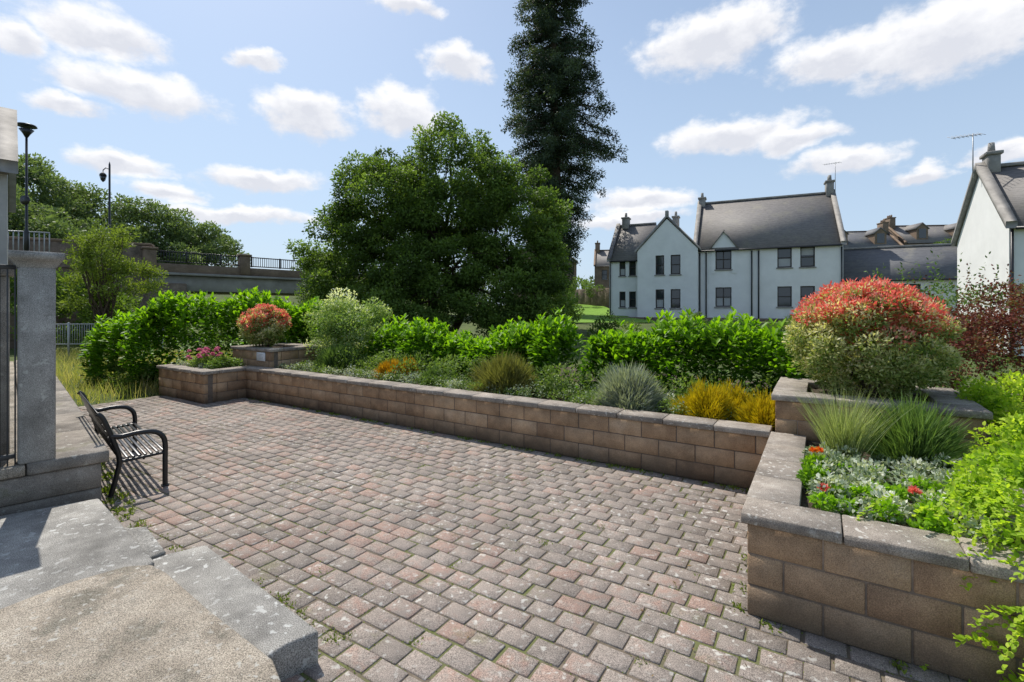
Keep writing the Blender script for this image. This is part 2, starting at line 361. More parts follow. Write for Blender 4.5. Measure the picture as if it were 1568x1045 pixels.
for (s0,t0,s1,t1,m) in((-10.5,2.44,-.1,2.44,70),(.05,-.06,3.5,-.06,16),(-.06,0,-.06,2.4,14)):
    for q in range(m):
        u=rng.random()**.8;c=st3(s0+(s1-s0)*u,t0+(t1-t0)*u,0);kk=rng.integers(8,26)
        leaves(a,c+rng.normal(size=(kk,3))*np.array([.03,.03,0]),rs(kk)+np.array([0,0,.9]),rs(kk)+np.array([0,0,1]),rng.uniform(.02,.05,kk),rng.uniform(.01,.022,kk),rng.uniform(.2,1,kk))
for q in range(140):
    w=PC+AW*rng.uniform(-.4,5)-WW*(rng.uniform(.03,.2));hh=.07
    if q>55: w=np.array([-4.1,4.75])+(np.array([-1.1,2.85])-np.array([-4.1,4.75]))*rng.random()+np.array([.12,.12])+rng.normal(0,.04,2);hh=.035
    if q>100: w=st(*[(rng.uniform(-5,0.)),rng.uniform(-2,2.2)]);hh=.026
    kk=rng.integers(12,36);c=np.array([w[0],w[1],0])
    leaves(a,c+rng.normal(size=(kk,3))*np.array([.03,.03,.0]),rs(kk)+np.array([0,0,.9]),rs(kk)+np.array([0,0,1]),rng.uniform(.3,1,kk)*hh,rng.uniform(.15,.4,kk)*hh,rng.uniform(.2,1,kk))
a.build('joint_moss_and_weeds',L_moss,pv)
a=Acc();k=420;s=rng.uniform(-11,3,k);t=2.45-np.abs(rng.normal(0,1.6,k));W=C0+s[:,None]*R+t[:,None]*B
ok=(W[:,1]>1.5)&~((s>0)&(t>0))&((W-PC)@WW<0);W=W[ok];n=len(W)
leaves(a,np.column_stack([W,np.full(n,.009)]),rs(n)*np.array([1,1,.1]),rs(n)*.3+np.array([0,0,1]),rng.uniform(.012,.04,n),rng.uniform(.006,.018,n),rng.random(n));a.build('leaf_litter',L_dry,pv)

# ------------------------------------------------------------------ block walls
def blockwall(name,segs,z0,z1,courses,cop=True):
    e=empty(name);bl=Acc();mo=Acc();co=Acc()
    hc=(z1-.07-z0)/courses
    for (s0,t0,s1,t1,th,e0,e1) in segs:
        d=np.array([s1-s0,t1-t0],float);Ls=np.linalg.norm(d);d/=Ls;nl=np.array([-d[1],d[0]])
        yw=YAW+math.atan2(d[1],d[0])
        c=np.array([s0,t0])+d*Ls/2+nl*th/2;w=st(*c)
        mo.boxes([[w[0],w[1],(z0+z1-.07)/2]],[[Ls/2-.009,th/2-.009,(z1-.07-z0)/2]],yw,.002)
        for r in range(courses):
            off=(0 if r%2==0 else -.22);x=off
            while x<Ls-.02:
                a0=max(x,0);a1=min(x+.44,Ls)
                if a1-a0>.04:
                    for side in (0,1):
                        c=np.array([s0,t0])+d*((a0+a1)/2)+nl*(.045 if side==0 else th-.045);w=st(*c)
                        bl.boxes([[w[0],w[1],z0+hc*(r+.5)]],[[(a1-a0)/2-.0055,.045+rng.uniform(-.003,.002),hc/2-.0055]],yw,.007,None,np.clip(rng.normal(.5,.3),0,1))
                x+=.44
        if cop:
            x=-e0;tot=Ls+e1;nn=max(1,round((tot+e0)/.6));l=(tot+e0)/nn
            for q in range(nn):
                c=np.array([s0,t0])+d*(x+l*(q+.5))+nl*(th/2);w=st(*c)
                co.boxes([[w[0],w[1],z1-.035+rng.normal(0,.001)]],[[l/2-.0035,th/2+.035,.035]],yw+rng.normal(0,.003),.007,None,rng.random())
    bl.build('blocks',M_block,e);mo.build('mortar_core',M_mortar,e)
    if cop:co.build('coping',M_cope,e)
    return e
TH=.27
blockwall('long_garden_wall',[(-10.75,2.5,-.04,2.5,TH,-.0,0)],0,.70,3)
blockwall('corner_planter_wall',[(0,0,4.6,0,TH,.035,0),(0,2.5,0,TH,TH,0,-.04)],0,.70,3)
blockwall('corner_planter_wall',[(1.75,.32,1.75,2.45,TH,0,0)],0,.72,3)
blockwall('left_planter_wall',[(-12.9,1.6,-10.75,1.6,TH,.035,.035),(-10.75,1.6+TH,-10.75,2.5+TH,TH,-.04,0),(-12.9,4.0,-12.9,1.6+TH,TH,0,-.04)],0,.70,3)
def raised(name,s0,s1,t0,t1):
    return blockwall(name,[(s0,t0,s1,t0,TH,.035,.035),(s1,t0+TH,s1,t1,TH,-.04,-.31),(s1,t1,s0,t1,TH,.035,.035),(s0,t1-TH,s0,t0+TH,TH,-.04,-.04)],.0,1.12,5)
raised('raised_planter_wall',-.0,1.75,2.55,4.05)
raised('raised_planter_wall',-11.9,-10.25,2.80,4.15)
so=Acc()
def soil(s0,s1,t0,t1,z):
    n=14
    ss_,tt=np.meshgrid(np.linspace(s0,s1,n*3),np.linspace(t0,t1,n));zz=z+rng.normal(0,.012,ss_.shape)
    P=C0+ss_[...,None]*R+tt[...,None]*B;V=np.concatenate([P,zz[...,None]],-1).reshape(-1,3)
    i,j=np.meshgrid(np.arange(n*3-1),np.arange(n-1));a=(j*n*3+i).ravel();so.add(V,np.stack([a,a+1,a+n*3+1,a+n*3],1))
soil(-10.5,-.02,2.7,7.2,.60);soil(.2,1.5,.2,2.6,.62);soil(1.9,4.5,.2,2.6,.6);soil(.2,1.6,2.7,3.9,1.04);soil(-12.7,-10.9,1.8,2.85,.62);soil(-11.7,-10.5,3.0,4.0,1.04)
soil(-14,-10.5,4.1,7.2,.56);soil(-.02,8,4.06,7.2,.59);soil(1.76,8,2.6,4.06,.585)
so.build('planting_bed_soil',M_soil)
bk=Acc();pa=[st3(-14,7.2,.6),st3(8,7.2,.6),st3(8,8.4,-.05),st3(-14,8.4,-.05)];bk.quad(*pa)
pa=[st3(-14,4.1,.56),st3(-14,7.2,.56),st3(-14.8,7.2,-.05),st3(-14.8,4.1,-.05)];bk.quad(*pa);bk.build('planting_bed_bank',M_grass)
e=empty('planter_plaque');a=Acc();w=st(-10.62,2.783);a.boxes([[w[0],w[1],.93]],[[.17,.01,.10]],YAW,.004);a.build('plate',M_sign,e)
a=Acc()
for q in range(4):
    w=st(-10.62+(rng.random()-.5)*.04,2.771);a.boxes([[w[0],w[1],.98-.03*q]],[[.09-.02*(q%2),.0012,.003]],YAW,.0005)
a.build('lettering',M_galv,e)

# ------------------------------------------------------------------ plinth / terrace wall, post, railing
e=empty('terrace_wall');yw=math.atan2(AW[1],AW[0])
def aw(k,w,z): p=PC+AW*k+WW*w;return np.array([p[0],p[1],z])
a=Acc()
Lw=12.5
for r in range(2):
    k=0
    while k<Lw:
        l=min(.9+.5*rng.random(),Lw-k+.05);c=aw(k+l/2+.03,1.4,.13+.25*r);a.boxes([c],[[l/2-.004,1.37,.123]],yw,.012,None,rng.random());k+=l
a.build('wall_body',M_plinth,e)
a=Acc();k=0
while k<Lw:
    l=1.15+.2*rng.random();c=aw(k+l/2,.27,.57);a.boxes([c],[[l/2-.004,.30,.06]],yw,.014,None,rng.random());k+=l
a.build('coping',M_plinth,e)
a=Acc();c=aw(Lw/2,1.72,.565);a.boxes([c],[[Lw/2,1.14,.05]],yw,.01);a.build('terrace_surface',M_sand,e)
e=empty('stone_gate_post');a=Acc();pc=aw(.14,.50,0)
a.boxes([[pc[0],pc[1],1.57]],[[.13,.13,.95]],yw,.02);a.build('shaft',M_post,e)
a=Acc();cz=[2.47,2.54,2.56,2.62];rr=[.132,.175,.19,.19]
ring=[]
for z,r_ in zip(cz,rr):
    for sx,sy in((-1,-1),(1,-1),(1,1),(-1,1)):
        q=AW*sx*r_+WW*sy*r_;ring.append([pc[0]+q[0],pc[1]+q[1],z])
Q=[[i*4+j,i*4+(j+1)%4,i*4+4+(j+1)%4,i*4+4+j] for i in range(3) for j in range(4)]+[[0,1,2,3],[12,13,14,15]]
a.add(ring,Q);a.build('cap',M_post,e)
e=empty('steel_bar_railing');a=Acc()
for q in range(46):
    c=aw(.35+q*.11,.80,1.55);a.boxes([c],[[.012,.02,.93]],yw,.003)
for z in(.72,2.46):
    a.boxes([aw(2.85,.80,z)],[[2.6,.022,.022]],yw,.004)
for q in range(26):
    c=aw(.10,.645+q*.05,1.55);a.boxes([c],[[.014,.006,.93]],yw,.002)
for z in(.70,2.47): a.boxes([aw(.10,1.25,z)],[[.02,.61,.02]],yw,.004)
a.build('bars',M_rail,e)
e=empty('rendered_terrace_wall');a=Acc();a.boxes([aw(6.5,1.15,1.5)],[[6.,.12,.9]],yw,.01);a.boxes([aw(.42,1.42,1.5)],[[.06,.74,.9]],yw,.01);a.build('wall',M_post,e)
a=Acc();a.boxes([aw(6.6,1.15,2.44)],[[6.0,.17,.045]],yw,.01);a.boxes([aw(.42,1.42,2.44)],[[.1,.78,.04]],yw,.01);a.build('coping',M_post,e)

# ------------------------------------------------------------------ concrete steps / landing
e=empty('entrance_steps')
a=Acc();a.prism([(-1.13,2.84),(-2.45,3.87),(-2.66,3.72),(-2.95,3.3),(-1.6,2.2),(-1.27,2.73)],-.02,.20)
a.prism([(-2.67,3.735),(-3.14,4.16),(-3.38,4.11),(-3.7,3.8),(-3.0,3.2)],-.02,.215)
a.prism([(-2.62,3.55),(-4.03,4.72),(-4.60,4.30),(-6.,2.9),(-6,1.5),(-3,1.5)],-.02,.235)
a.build('lower_slabs',M_slab,e)
a=Acc();a.prism([(-3.1,2.93),(-2.95,3.20),(-2.74,3.40),(-2.55,3.43),(-2.38,3.33),(-1.8,2.90),(-1.24,2.51),(-1.10,2.33),(-.95,2.0),(-.9,-1.5),(-7,-1.5),(-7,2.93)],-.02,.275)
a.build('landing',M_sand,e)
for o in e.children:
    m=o.modifiers.new('b','BEVEL');m.width=.018;m.segments=2;m.limit_method='ANGLE'

# ------------------------------------------------------------------ bench
e=empty('park_bench');BO=np.array([-4.06,5.66]);BX=AW;BY=WW
def bp(x,y,z): p=BO+BX*x+BY*y;return np.array([p[0],p[1],z])
fr=Acc();sl=Acc();ybx=math.atan2(BX[1],BX[0]);BL=1.95
def arc(pts,n=6):
    pts=np.array(pts,float);out=[]
    for i in range(len(pts)-1):
        p0=pts[max(i-1,0)];p1=pts[i];p2=pts[i+1];p3=pts[min(i+2,len(pts)-1)]
        for t in np.linspace(0,1,n,endpoint=False):
            out.append(.5*((2*p1)+(-p0+p2)*t+(2*p0-5*p1+4*p2-p3)*t*t+(-p0+3*p1-3*p2+p3)*t**3))
    out.append(pts[-1]);return np.array(out)
for x in(0,BL):
    fr.tube(arc([bp(x,0,.0),bp(x,.0,.3),bp(x,.0,.50),bp(x,.03,.60),bp(x,.11,.66),bp(x,.25,.675),bp(x,.40,.66),bp(x,.50,.68)]),.028,10)
    fr.tube(arc([bp(x,.50,.0),bp(x,.44,.25),bp(x,.42,.42),bp(x,.48,.65),bp(x,.56,.88),bp(x,.61,.94)]),.026,10)
    fr.tube(arc([bp(x,.0,.40),bp(x,.2,.39),bp(x,.43,.38)]),.018,8)
    fr.boxes([bp(x,.0,.014)],[[.035,.035,.01]],ybx,.003);fr.boxes([bp(x,.5,.014)],[[.035,.035,.01]],ybx,.003)
for q in range(8):
    y=.02+q*.055;z=.43-.012*math.sin(q/7*math.pi)-.01*q/7
    sl.boxes([bp(BL/2,y,z)],[[BL/2,.016,.006]],ybx,.003)
for q in range(7):
    f=q/6;y=.445+.15*f;z=.47+.45*f
    sl.boxes([bp(BL/2,y,z)],[[BL/2,.007,.018]],ybx,.003)
fr.tube([bp(0,.2,.37),bp(BL,.2,.37)],.012,8)
fr.build('cast_end_frames',M_black,e,True);sl.build('seat_and_back_slats',M_black,e)

# ------------------------------------------------------------------ hedges and shrubs
def laurel(name,path,z0,ztop,n,width,s=.14,mat=L_laurel):
    a=Acc();path=np.array(path,float);m=len(path)-1
    seg=rng.integers(0,m,n);u=rng.random(n);P=path[seg]*(1-u)[:,None]+path[seg+1]*u[:,None]
    d=path[-1,:2]-path[0,:2];d/=np.linalg.norm(d);nn=np.array([-d[1],d[0]])
    w=rng.uniform(-1,1,n)
    lump=.12*np.sin(P[:,0]*3.1+P[:,1]*1.3)+.08*np.sin(P[:,0]*6.7+2)
    base=P[:,:2]+nn*(w*width*.8)[:,None]
    zt=(P[:,2]-z0)*(1-.35*w**4)+z0+lump+rng.normal(0,.11,n)
    lean=np.column_stack([nn*(w*.45)[:,None]+rng.normal(0,.12,(n,2)),np.full(n,1.)]);lean=unit(lean)
    for k in range(11):
        f=rng.uniform(0,.55,n)*(k>2)+(k<=2)*rng.uniform(0,.06,n)
        C=np.column_stack([base+lean[:,:2]*.25,zt])-lean*f[:,None]*1.
        az=rng.uniform(0,6.283,n);o=np.column_stack([np.cos(az),np.sin(az),rng.uniform(-.1,1.0,n)+(k<=2)*1.0])
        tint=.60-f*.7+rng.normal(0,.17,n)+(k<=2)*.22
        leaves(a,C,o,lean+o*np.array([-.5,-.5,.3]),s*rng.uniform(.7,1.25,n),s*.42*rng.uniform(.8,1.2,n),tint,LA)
    kk=n*9
    seg=rng.integers(0,m,kk);u=rng.random(kk);P=path[seg]*(1-u)[:,None]+path[seg+1]*u[:,None]
    sd=np.where(rng.random(kk)<.75,-1,1) if nn[1]>0 else np.where(rng.random(kk)<.75,1,-1)
    zz=z0+(P[:,2]-z0)*rng.random(kk)
    bul=width*(1.0+.28*np.sin(P[:,0]*4+zz*3)+.15*np.sin(P[:,0]*9))*np.sqrt(np.clip(1.15-((zz-z0)/(P[:,2]-z0))**3,0,1))
    base=P[:,:2]+nn*(sd*bul*rng.uniform(.6,1.05,kk))[:,None]
    o=np.column_stack([nn*sd[:,None]+rng.normal(0,.6,(kk,2)),rng.uniform(-.2,.9,kk)])
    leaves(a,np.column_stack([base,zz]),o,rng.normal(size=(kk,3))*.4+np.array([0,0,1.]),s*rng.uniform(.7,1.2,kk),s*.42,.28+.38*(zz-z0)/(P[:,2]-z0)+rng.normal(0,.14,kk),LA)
    a.build(name,mat)
def sp(s,t,z): p=st(s,t);return (p[0],p[1],z)
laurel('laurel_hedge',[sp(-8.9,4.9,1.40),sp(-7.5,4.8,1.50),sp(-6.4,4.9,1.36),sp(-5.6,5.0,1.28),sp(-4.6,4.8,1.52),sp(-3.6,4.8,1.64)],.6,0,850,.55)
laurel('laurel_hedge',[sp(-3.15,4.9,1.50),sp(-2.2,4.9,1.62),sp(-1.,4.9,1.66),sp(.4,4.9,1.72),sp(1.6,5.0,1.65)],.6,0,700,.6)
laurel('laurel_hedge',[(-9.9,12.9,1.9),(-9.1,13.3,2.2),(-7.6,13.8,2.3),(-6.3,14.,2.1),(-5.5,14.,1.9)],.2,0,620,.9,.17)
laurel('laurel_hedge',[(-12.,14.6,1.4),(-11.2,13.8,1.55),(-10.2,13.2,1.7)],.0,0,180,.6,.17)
a=Acc();b=blobs_from([(-4.15,12.4,1.42,1.05,.9,.88)],70,.2,.40,.4);clump(a,b,22000,.065,.034,toph=.25,tbase=.50,zmin=.5);a.build('variegated_shrub',L_white)
def spiky(name,c,w,h,n,mat,L=.35,wd=.01,bend=.15,tb=.5):
    a=Acc();d=rs(n);d[:,2]=abs(d[:,2]);sub=rng.random(n)**.35
    th=np.arctan2(d[:,1],d[:,0])
    lob=.85+.2*np.sin(th*4+c[0])*np.sin(d[:,2]*5+c[1])+.12*np.sin(th*7+c[1]*3)
    C=np.array(c)+d*np.array([w/2,w/2,h])*(sub*lob)[:,None]*.72
    A=d*.8+np.array([0,0,.65])+rng.normal(size=(n,3))*.25
    blades(a,C,A,L*rng.uniform(.4,1.2,n)*h/.7,wd,bend,tb+rng.normal(0,.2,n)+.3*(sub-.7),2);a.build(name,mat)
spiky('rosemary_bush',(-4.07,11.2,.6),1.1,.72,5000,L_rose,.22,.016)
spiky('orange_heather',(-2.5,9.95,.6),.88,.50,4500,L_orange,.16,.016)
spiky('orange_heather',(-2.1,9.9,.6),.5,.55,1800,L_orange,.16,.016)
spiky('small_green_heather',(-1.5,9.1,.6),.55,.42,2600,L_rose,.2,.013)
spiky('olive_heather_bush',(-.12,8.45,.6),1.4,.80,9000,L_olive,.2,.013,tb=.6)
spiky('lavender_bush',(1.72,7.1,.6),1.3,.76,9500,L_lav,.17,.014)
spiky('golden_heather_bush',(2.6,6.45,.6),1.05,.58,7500,L_gold,.15,.012)
spiky('golden_heather_bush',(3.15,6.05,.6),.8,.52,4500,L_gold,.15,.012)
spiky('golden_heather_bush',(2.95,6.5,.6),.8,.58,3500,L_gold,.15,.012)
a=Acc();a2=Acc()
k=230;s=rng.uniform(-10.2,-.2,k);t=2.95+np.abs(rng.normal(0,.45,k))
P=C0+s[:,None]*R+t[:,None]*B;b=np.column_stack([P,np.full(k,.64)+rng.uniform(0,.08,k),rng.uniform(.08,.2,k)])
clump(a,b[:120],13000,.035,.022,toph=.25,zmin=.58);clump(a2,b[120:],10000,.045,.025,zmin=.58,toph=.2)
a.build('silver_ground_cover',L_silver);a2.build('green_ground_cover',L_peren)
a=Acc();k=60;s=rng.uniform(-10.,-.1,k);t=rng.uniform(3.4,4.4,k);P=C0+s[:,None]*R+t[:,None]*B
clump(a,np.column_stack([P,.7+rng.uniform(0,.25,k),rng.uniform(.18,.32,k)]),13000,.06,.03,zmin=.58,toph=.2);a.build('mixed_green_perennials',L_peren)
def gc(name,s0,s1,t0,t1,z,k,n,mat,L=.04,W_=.025,r=(.06,.15),tb=.5):
    a=Acc();P=C0+rng.uniform(s0,s1,k)[:,None]*R+rng.uniform(t0,t1,k)[:,None]*B
    clump(a,np.column_stack([P,z+rng.uniform(0,.07,k),rng.uniform(*r,k)]),n,L,W_,toph=.25,zmin=z-.03,tbase=tb);a.build(name,mat)
gc('silver_bedding_plants',.4,1.45,.35,1.9,.64,60,10000,L_silver)
gc('green_bedding_plants',.35,1.4,.35,1.6,.66,30,5000,L_laurel,.04,.026,(.05,.1),.6)
gc('silver_bedding_plants',-12.6,-11,1.95,2.5,.64,24,4000,L_silver)
gc('low_green_bedding',-12.4,-10.9,2.0,2.6,.68,12,2500,L_white,.05,.03,(.1,.2),.3)
def flowers(name,spots,mat,r=.03,pet=14):
    a=Acc()
    for c in spots:
        d=rs(pet*3);d[:,2]=abs(d[:,2]);c=np.array(c)
        leaves(a,np.repeat(c[None],pet*3,0)+d*r*.3,d,rs(pet*3),r*rng.uniform(.8,1.2,pet*3),r*.7,rng.random(pet*3))
    a.build(name,mat)
flowers('orange_marigold',[sp(.38,1.4,.82),sp(.42,1.5,.80)],L_orf,.035)
flowers('red_geranium',[sp(.98,.72,.80),sp(.45,.7,.72)],L_red,.038)
flowers('pink_flowers',[sp(-11.9+rng.uniform(-.45,.35),2.1+rng.uniform(-.2,.35),.8+rng.uniform(-.05,.3)) for _ in range(34)],L_pink,.045)
a=Acc();clump(a,np.array([[*st(-11.8,2.1),.75,.25],[*st(-12.2,2.2),.72,.2],[*st(-11.4,2.3),.75,.2]]),3000,.06,.03,zmin=.6);a.build('pink_flower_foliage',L_peren)
def pieris(name,c,r,rz,n,redf,L=.055,nb=110):
    e=empty(name);a=Acc();b2=Acc()
    bl=np.vstack([blobs_from([(c[0],c[1],c[2],r*.90,r*.90,rz*.88)],nb,r*.11,r*.2,.85),blobs_from([(c[0],c[1],c[2],r*.7,r*.7,rz*.7)],nb//3,r*.15,r*.25,.4)])
    hi=(bl[:,2]-c[2])/rz+rng.normal(0,.25,len(bl))>redf
    clump(a,bl,n,L,L*.42,toph=.3,zmin=c[2]-rz,tbase=.5)
    top=bl[hi].copy();top[:,3]*=.95;top[:,2]+=.03;clump(b2,top,int(n*.28),L,L*.42,shell=(.85,1.12),toph=.3,up=.6,tbase=.45)
    a.build('leaves',L_pieris,e);b2.build('red_young_leaves',L_red,e)
    t=Acc()
    for q in range(9):
        d=rs(1)[0];d[2]=abs(d[2])+.4
        trunk(t,(c[0]+rng.normal(0,.05),c[1]+rng.normal(0,.05),c[2]-rz*1.1),(c[0]+d[0]*r*.7,c[1]+d[1]*r*.7,c[2]+d[2]*rz*.3),.018,.006,6,.03)
    t.build('stems',M_bark,e)
pieris('red_pieris_shrub',(4.12,5.62,1.70),.80,.68,40000,.3,.048,190)
pieris('red_pieris_shrub',(-6.1,11.95,1.62),.58,.5,11000,.1,.065)
a=Acc();n=900;c=st3(.62,1.93,.6);az=rng.uniform(0,6.28,n);sprd=rng.random(n)**.7*.5
A=np.column_stack([np.cos(az)*sprd,np.sin(az)*sprd,np.ones(n)]);blades(a,c+rng.normal(size=(n,3))*np.array([.05,.05,0]),A,rng.uniform(.45,.85,n),.006,.35,rng.uniform(0,1,n),5);a.build('ornamental_grass',L_palegrass)
spiky('green_spiky_plant',tuple(st3(1.15,2.15,.62)),.8,.66,5200,L_rose,.28,.011,.1,.85)
a=Acc()
bl=np.vstack([blobs_from([(3.35,3.1,.82,.4,.45,.34)],40,.07,.15),blobs_from([(2.95,2.72,.55,.2,.16,.28)],18,.05,.10),blobs_from([(2.72,2.45,.18,.14,.12,.2)],10,.04,.08),blobs_from([(4.35,3.85,.90,.45,.45,.28)],30,.1,.16),blobs_from([(5.3,4.9,1.1,.5,.5,.32)],25,.1,.2)])
clump(a,bl,13500,.042,.027,toph=.2,tbase=.58,tm=LA,zmin=.0,out=1.)
for q in range(130):
    c=np.array([3.0,2.9,.78])+rng.normal(size=3)*np.array([.22,.22,.2]);d=unit(np.array([-.65,-.4,-.05])+rng.normal(size=3)*.5);kk=14
    if q>88: c=np.array([2.8,2.55,.4])+rng.normal(size=3)*np.array([.12,.1,.22])
    u=np.linspace(0,1,kk)[:,None];P=c+d*u*.34+np.array([0,0,-.12])*u**2;P[:,2]=np.maximum(P[:,2],.02)
    leaves(a,np.repeat(P,2,0),rs(kk*2)*.6+d,np.tile([0,0,1.],(kk*2,1))+rs(kk*2)*.4,.036,.024,rng.uniform(.45,1,kk*2),LA)
a.build('lime_leaf_shrub',L_lime)
a=Acc();bl=blobs_from([(6.2,6.1,1.55,1.0,.7,.75),(7.6,6.9,1.6,1.2,.9,.85)],90,.12,.28);clump(a,bl,17000,.045,.026,toph=.1)
for q in range(60):
    c=np.array([6.4+rng.normal(0,.7),6.3+rng.normal(0,.3),1.6]);d=unit(np.array([rng.normal(0,.4),rng.normal(0,.3),1]));kk=22;u=np.linspace(0,1,kk)[:,None];P=c+d*u*rng.uniform(.5,1.15)
    leaves(a,P,rs(kk)+d*.5,rs(kk),.045,.025,rng.random(kk))
a.build('purple_barberry_shrub',L_purple)
a=Acc();bl=blobs_from([(7.0,8.4,1.5,1.2,.9,.9),(9.5,9,1.6,1.5,.9,1.0)],60,.12,.35);clump(a,bl,9000,.07,.035)
for q in range(40):
    x=rng.uniform(6.4,8.2);c=np.array([x,rng.uniform(8,9),1.8]);d=unit(np.array([rng.normal(0,.25),rng.normal(0,.2),1]));kk=20;u=np.linspace(0,1,kk)[:,None];P=c+d*u*rng.uniform(.6,1.3)
    leaves(a,P,rs(kk)+d*.5,rs(kk),.07,.03,rng.random(kk))
a.build('tall_green_shrub',L_rose)

# ------------------------------------------------------------------ long grass on the left
a=Acc();n=21000
x=rng.uniform(-21,-7.4,n);y=rng.uniform(9.6,22,n);W=np.column_stack([x,y]);rel=W-C0;s=rel@R;t=rel@B
dw=(W-PC)@WW
ok=(s<-12.85)&(dw<-.02)&~((s>-12.95)&(t>1.6))&((t<6)|(s<-15));W=W[ok];n=len(W)
mo=.5+.5*np.sin(W[:,0]*1.3)*np.sin(W[:,1]*1.1)
A=np.column_stack([rng.normal(0,.25,(n,2)),np.ones(n)]);blades(a,np.column_stack([W,np.full(n,-.03)]),A,rng.uniform(.2,.62,n)*(.6+.5*mo),.012,.3,.45+.5*mo+rng.normal(0,.2,n),3)
a.build('long_grass',L_blade)
a=Acc();b=blobs_from([(-9.2,12.3,.1,.9,.5,.45),(-10.2,12.9,.2,.8,.6,.45)],40,.12,.3);clump(a,b,7000,.07,.04,zmin=0);a.build('green_undergrowth',L_peren)

# ------------------------------------------------------------------ trees
e=empty('broadleaf_tree');a=Acc()
ells=[(-3.2,25,8.3,3.0,2.8,3.4),(-6.4,25,7.1,2.9,2.7,3.0),(.1,25.3,6.4,2.6,2.6,3.0),(-8.3,25,4.5,2.8,2.5,2.6),(-4.6,24.3,4.2,3.8,2.6,2.9),(-.2,24.6,3.4,2.7,2.3,2.6),(1.3,26,5.2,1.7,1.6,2.6),(-9.6,26,3.6,1.6,1.6,2.2),(-4.9,25,9.0,1.4,1.5,1.6),(-4.,23.2,2.2,4.6,1.4,1.9),(.8,24,1.9,2.2,1.4,1.6),(-3.6,24,6.2,2.6,1.6,2.2),(-8.5,23.8,1.8,1.8,1.2,1.3),(-6.9,25,8.1,1.7,1.6,1.8),(-1.,25,8.2,1.8,1.8,1.9)]
bl=blobs_from(ells,680,.35,.8,.6)
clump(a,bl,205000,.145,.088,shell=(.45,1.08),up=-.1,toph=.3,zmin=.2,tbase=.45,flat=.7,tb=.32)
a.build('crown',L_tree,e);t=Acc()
for x,y,tx,tz in((-4,25.2,-3.2,9.5),(-4.4,25.2,-6.5,8),(-3.6,25.3,0,7.5),(-4.6,25,-8.2,5.5),(-3.8,25,-4.8,9.6)):
    trunk(t,(x,y,0),(tx,25,tz),.24,.04,8,.2)
for q in range(30):
    b_=bl[rng.integers(len(bl))];trunk(t,(-4+rng.normal(0,.8),25.1,3+rng.random()*3),b_[:3],.07,.02,5,.15)
t.build('trunk_and_limbs',M_bark,e)
e=empty('giant_conifer_tree');a=Acc();t=Acc()
trunk(t,(3.9,42,.4),(3.6,42,32),.75,.05,10,.05)
prof=[(2,.9,.9),(4,1.7,1.6),(7,2.3,1.9),(9,2.5,2.5),(12,3.0,4.0),(15,3.5,5.4),(17.5,4.1,5.8),(20,4.2,5.0),(23,3.9,4.1),(26,3.3,3.5),(28.5,2.9,2.9),(31,2.1,2.1),(34,.3,.3)]
pz=[p[0] for p in prof];pl_=[p[1] for p in prof];pr_=[p[2] for p in prof]
BL_=[]
z=1.9
while z<33.6:
    for q in range(7):
        az=rng.uniform(0,6.283);cx=math.cos(az);w=.5+.5*cx
        Rm=(np.interp(z,pz,pl_)*(1-w)+np.interp(z,pz,pr_)*w)*rng.uniform(.62,1.06)
        x0=3.6
        m=max(2,int(Rm/.6))
        end=np.array([x0+cx*Rm,42+math.sin(az)*Rm,z-.18*Rm])
        t.tube([np.array([3.7,42,z+.4]),(np.array([3.7,42,z+.4])+end)/2+np.array([0,0,.25]),end],[.09,.06,.02],5)
        bb=rng.uniform(.75,1.3)
        for i_ in range(m):
            f=(i_+1)/m
            if f<.3 and rng.random()<.6: continue
            zz=z+.4*(1-f)-.18*Rm*f*f
            BL_.append([x0+cx*Rm*f+rng.normal(0,.12),42+math.sin(az)*Rm*f+rng.normal(0,.12),zz+rng.normal(0,.15),rng.uniform(.3,.6)*bb])
    z+=.47 if z>8 else .55
BL_=np.array(BL_)
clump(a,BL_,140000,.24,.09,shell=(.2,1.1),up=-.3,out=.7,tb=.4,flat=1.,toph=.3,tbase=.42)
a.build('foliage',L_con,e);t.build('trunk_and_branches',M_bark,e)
e=empty('young_ash_tree');a=Acc();t=Acc();bl=blobs_from([(-17.6,21,4.2,1.3,1.2,1.4),(-16.5,21,3.3,1.2,1.1,.9),(-18.4,21,3.0,1.1,1.1,1.1)],70,.2,.45,.3)
clump(a,bl,11000,.13,.05,shell=(.2,1.2));a.build('crown',L_young,e)
for b_ in bl[:26]: trunk(t,(-17.6,21,.5),b_[:3],.05,.012,5,.1)
t.build('stems',M_bark,e)
a=Acc();bl=blobs_from([(-17.5,22,1.2,3.0,1.3,1.6),(-21,23,1.6,2.4,1.5,2.0),(-13,24,.8,2.5,1.5,1.2),(-23.5,24,2.6,1.6,1,1.5)],120,.35,.7)
clump(a,bl,22000,.16,.09);a.build('riverside_shrubs',L_tree)
a=Acc();ells=[]
for (u,v,d,r_) in((-60,250,55,8),(30,262,58,7),(75,262,60,6),(120,295,62,6.5),(175,312,66,6),(225,322,70,6),(270,328,72,5.5),(310,347,76,5),(335,368,80,3.6),(480,385,64,4.2),(520,400,64,4),(-10,300,50,7),(60,330,52,6),(140,350,58,6),(230,370,66,5.5),(290,385,70,5)):
    ells.append(((u-784)/740*d,d,2.1+(470-v)/740*d-r_*.75,r_,r_*.8,r_*.85))
bl=blobs_from(ells,620,.9,2.0,.6);clump(a,bl,120000,.38,.24,flat=.75,toph=.3,tb=.35,tbase=.48);a.build('distant_woodland',L_far)
a=Acc();ells=[(x,130+rng.uniform(-10,10),4,10,6,4+rng.uniform(0,2)) for x in np.arange(-150,190,12)]
bl=blobs_from(ells,300,2,4);clump(a,bl,30000,.9,.6,flat=.7);a.build('distant_tree_line',L_far)
